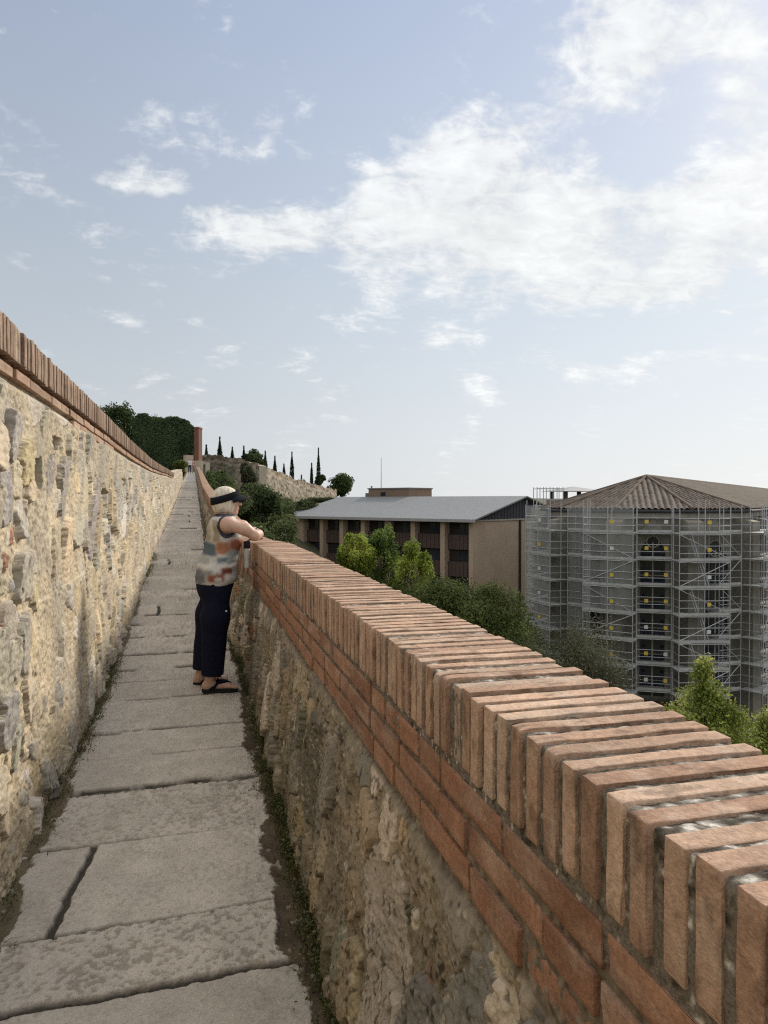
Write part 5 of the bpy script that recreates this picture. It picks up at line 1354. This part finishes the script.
# ================================================================== SKY AND LIGHT
SUN_AZ = radians(54); SUN_EL = radians(31)    # bearing clockwise from the walkway direction (+Y)
w = bpy.data.worlds.new('World'); SC.world = w; w.use_nodes = True
nt = w.node_tree; N = nt.nodes; L = nt.links
bg = N['Background']
sky = N.new('ShaderNodeTexSky'); sky.sky_type = 'NISHITA'; sky.sun_disc = False; sky.sun_elevation = SUN_EL; sky.sun_rotation = SUN_AZ
sky.air_density = 1.0; sky.dust_density = 1.5; sky.ozone_density = 1.5; sky.altitude = 100
tc = N.new('ShaderNodeTexCoord')
sep = N.new('ShaderNodeSeparateXYZ'); L.new(tc.outputs['Generated'], sep.inputs[0])
def math_(op, a, b_=None, c=None, clamp=False):
    m = N.new('ShaderNodeMath'); m.operation = op; m.use_clamp = clamp
    for i, v in enumerate((a, b_, c)):
        if v is None: continue
        if isinstance(v, (int, float)): m.inputs[i].default_value = v
        else: L.new(v, m.inputs[i])
    return m.outputs[0]
az = math_('ARCTAN2', sep.outputs[0], sep.outputs[1]); el = math_('ARCSINE', sep.outputs[2])
zc = math_('MAXIMUM', sep.outputs[2], 0.0); zc = math_('ADD', zc, .16)
px_ = math_('DIVIDE', sep.outputs[0], zc); py_ = math_('DIVIDE', sep.outputs[1], zc)
cmb = N.new('ShaderNodeCombineXYZ'); L.new(px_, cmb.inputs[0]); L.new(py_, cmb.inputs[1])
rot = N.new('ShaderNodeMapping'); rot.inputs['Rotation'].default_value = (0, 0, radians(15)); rot.inputs['Scale'].default_value = (1.0, 1.35, 1); L.new(cmb.outputs[0], rot.inputs['Vector'])
def noise(vec, scale, det, rough, dist=0.):
    n = N.new('ShaderNodeTexNoise'); n.inputs['Scale'].default_value = scale; n.inputs['Detail'].default_value = det; n.inputs['Roughness'].default_value = rough; n.inputs['Distortion'].default_value = dist
    L.new(vec, n.inputs['Vector']); return n.outputs['Fac']
n1 = noise(rot.outputs[0], 3.2, 12, .62, .35)
n2 = noise(rot.outputs[0], 12., 10, .65, .6)
def blob(px, py, wx, wy, amp, tilt=0.):
    a0 = math.atan((px-384)/F); e0 = math.atan((HZ-py)/F*cos(a0)); a0 += TH
    da = math_('SUBTRACT', az, a0); de = math_('SUBTRACT', el, e0)
    if tilt:
        c_, s_ = cos(tilt), sin(tilt)
        x = math_('ADD', math_('MULTIPLY', da, c_), math_('MULTIPLY', de, s_)); y = math_('SUBTRACT', math_('MULTIPLY', de, c_), math_('MULTIPLY', da, s_)); da, de = x, y
    x = math_('DIVIDE', da, wx/F); y = math_('DIVIDE', de, wy/F)
    r2 = math_('ADD', math_('MULTIPLY', x, x), math_('MULTIPLY', y, y))
    return math_('MULTIPLY', math_('EXPONENT', math_('MULTIPLY', r2, -1.0)), amp)
BL = [(540, 235, 260, 85, .10, 0), (560, 235, 190, 55, .36, 0), (480, 165, 95, 55, .30, .35), (440, 100, 60, 26, .16, .5), (640, 30, 85, 42, .40, -.5), (590, 75, 45, 40, .18, 0), (735, 30, 60, 40, .30, 0), (740, 118, 38, 28, .34, 0), (740, 225, 130, 60, .34, 0), (320, 235, 120, 20, .30, .05), (250, 215, 50, 12, .2, 0), (420, 270, 90, 16, .18, -.15),
      (178, 191, 36, 8, .30, 0), (120, 187, 28, 7, .18, 0), (160, 112, 42, 6, .10, 0), (40, 135, 28, 8, .14, -.5), (60, 275, 70, 14, .2, -.1), (120, 318, 34, 9, .18, -.2), (205, 322, 50, 9, .13, -.25), (255, 152, 36, 14, .28, .5), (285, 110, 30, 18, .14, .5), (430, 344, 24, 6, .36, .15), (620, 295, 100, 14, .24, 0), (700, 358, 70, 9, .22, 0), (610, 372, 60, 7, .16, 0), (70, 205, 26, 7, .09, -.4), (22, 186, 14, 6, .1, -.3), (240, 330, 40, 6, .09, -.2),
      (665, 150, 62, 30, -.30, .2), (560, 120, 36, 40, -.14, .8), (695, 75, 16, 30, -.2, .3), (340, 60, 90, 60, -.2, 0)]
tot = None
for bdef in BL:
    v = blob(*bdef); tot = v if tot is None else math_('ADD', tot, v)
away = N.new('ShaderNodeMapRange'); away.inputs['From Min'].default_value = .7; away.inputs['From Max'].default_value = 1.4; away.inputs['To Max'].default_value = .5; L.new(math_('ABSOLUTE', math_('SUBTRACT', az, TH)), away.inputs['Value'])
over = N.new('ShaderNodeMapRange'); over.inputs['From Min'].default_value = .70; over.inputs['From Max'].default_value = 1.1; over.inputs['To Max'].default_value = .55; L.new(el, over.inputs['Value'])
tot = math_('ADD', math_('ADD', tot, away.outputs[0]), over.outputs[0])      # unseen cloud added overhead and outside the view to lift the ambient light
cmb2 = N.new('ShaderNodeCombineXYZ'); L.new(az, cmb2.inputs[0]); L.new(math_('MULTIPLY', el, 1.5), cmb2.inputs[1]); cmb2.inputs[2].default_value = 3.7
n3 = noise(cmb2.outputs[0], 9.5, 12, .62, .25)
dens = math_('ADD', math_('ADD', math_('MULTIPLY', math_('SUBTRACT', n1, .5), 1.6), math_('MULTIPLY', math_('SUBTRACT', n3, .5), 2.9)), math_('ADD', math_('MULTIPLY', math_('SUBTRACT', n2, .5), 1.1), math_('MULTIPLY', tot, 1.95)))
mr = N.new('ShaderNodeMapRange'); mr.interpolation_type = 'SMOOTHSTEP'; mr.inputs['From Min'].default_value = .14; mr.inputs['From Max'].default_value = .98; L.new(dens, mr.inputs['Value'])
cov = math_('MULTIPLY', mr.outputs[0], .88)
# pale veil of haze, thicker low down and towards the sun
vz = N.new('ShaderNodeMapRange'); vz.inputs['From Min'].default_value = 0.; vz.inputs['From Max'].default_value = .62; vz.inputs['To Min'].default_value = .97; vz.inputs['To Max'].default_value = .86; L.new(sep.outputs[2], vz.inputs['Value'])
sk = N.new('ShaderNodeVectorMath'); sk.operation = 'SCALE'; sk.inputs['Scale'].default_value = 1.0; L.new(sky.outputs[0], sk.inputs[0])
mx = N.new('ShaderNodeMix'); mx.data_type = 'RGBA'; L.new(vz.outputs[0], mx.inputs[0]); L.new(sk.outputs[0], mx.inputs[6]); 
vr = N.new('ShaderNodeValToRGB'); vr.color_ramp.elements[0].position = 0.; vr.color_ramp.elements[0].color = (.425, .44, .452, 1); vr.color_ramp.elements[1].position = .6; vr.color_ramp.elements[1].color = (.222, .262, .345, 1)
em = vr.color_ramp.elements.new(.25); em.color = (.325, .36, .395, 1); L.new(sep.outputs[2], vr.inputs[0])
vs_ = N.new('ShaderNodeVectorMath'); vs_.operation = 'SCALE'; vs_.inputs['Scale'].default_value = 10.; L.new(vr.outputs[0], vs_.inputs[0])
cd0 = N.new('ShaderNodeVectorMath'); cd0.operation = 'DOT_PRODUCT'; L.new(tc.outputs['Generated'], cd0.inputs[0]); cd0.inputs[1].default_value = (sin(SUN_AZ)*cos(SUN_EL), cos(SUN_AZ)*cos(SUN_EL), sin(SUN_EL))
gl = N.new('ShaderNodeMapRange'); gl.interpolation_type = 'SMOOTHSTEP'; gl.inputs['From Min'].default_value = .45; gl.inputs['From Max'].default_value = 1.; gl.inputs['To Min'].default_value = 9.4; gl.inputs['To Max'].default_value = 12.4; L.new(cd0.outputs['Value'], gl.inputs['Value']); L.new(gl.outputs[0], vs_.inputs['Scale']); L.new(vs_.outputs[0], mx.inputs[7])
cd = N.new('ShaderNodeVectorMath'); cd.operation = 'DOT_PRODUCT'; L.new(tc.outputs['Generated'], cd.inputs[0]); cd.inputs[1].default_value = (sin(SUN_AZ)*cos(SUN_EL), cos(SUN_AZ)*cos(SUN_EL), sin(SUN_EL))
cb = N.new('ShaderNodeMapRange'); cb.inputs['From Min'].default_value = -.2; cb.inputs['From Max'].default_value = 1.; cb.inputs['To Min'].default_value = 5.0; cb.inputs['To Max'].default_value = 5.7; L.new(cd.outputs['Value'], cb.inputs['Value'])
cc = N.new('ShaderNodeVectorMath'); cc.operation = 'SCALE'; cc.inputs[0].default_value = (.985, 1.0, 1.0)
shade = math_('ADD', math_('ADD', math_('MULTIPLY', n2, .45), math_('MULTIPLY', n3, .55)), .48); ovb = N.new('ShaderNodeMapRange'); ovb.inputs['From Min'].default_value = .75; ovb.inputs['From Max'].default_value = 1.2; ovb.inputs['To Min'].default_value = 1.; ovb.inputs['To Max'].default_value = 1.8; L.new(el, ovb.inputs['Value'])  # ovb: added overhead cloud made brighter to light the shaded walkway
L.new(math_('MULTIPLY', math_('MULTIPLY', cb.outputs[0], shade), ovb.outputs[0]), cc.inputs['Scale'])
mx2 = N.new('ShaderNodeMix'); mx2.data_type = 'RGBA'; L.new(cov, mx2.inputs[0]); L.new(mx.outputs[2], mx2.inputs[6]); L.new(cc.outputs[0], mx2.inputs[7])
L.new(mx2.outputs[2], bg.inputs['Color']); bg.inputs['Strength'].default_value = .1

sl = bpy.data.lights.new('sun', 'SUN'); sl.energy = 2.4; sl.angle = radians(9.0); sl.color = (1.0, .91, .78)
so = bpy.data.objects.new('sun', sl); COL.objects.link(so)
from mathutils import Vector
dv = Vector((sin(SUN_AZ)*cos(SUN_EL), cos(SUN_AZ)*cos(SUN_EL), sin(SUN_EL))); so.rotation_euler = dv.to_track_quat('Z', 'Y').to_euler(); so.location = (30, 10, 40)

cam = bpy.data.cameras.new('camera'); co = bpy.data.objects.new('camera', cam); COL.objects.link(co)
cam.sensor_fit = 'VERTICAL'; cam.sensor_height = 36; cam.lens = F/1024*36; cam.clip_start = .02; cam.clip_end = 6000
co.location = (0, 0, 0); co.rotation_euler = (radians(90-math.degrees(math.atan((512-HZ)/F))), 0, -TH)
SC.camera = co
SC.view_settings.view_transform = 'Standard'; SC.view_settings.look = 'None'; SC.view_settings.exposure = 0.72; SC.view_settings.gamma = 1
SC.cycles.use_denoising = False
SC.cycles.filter_width = 1.2
SC.cycles.max_bounces = 6; SC.cycles.transparent_max_bounces = 12
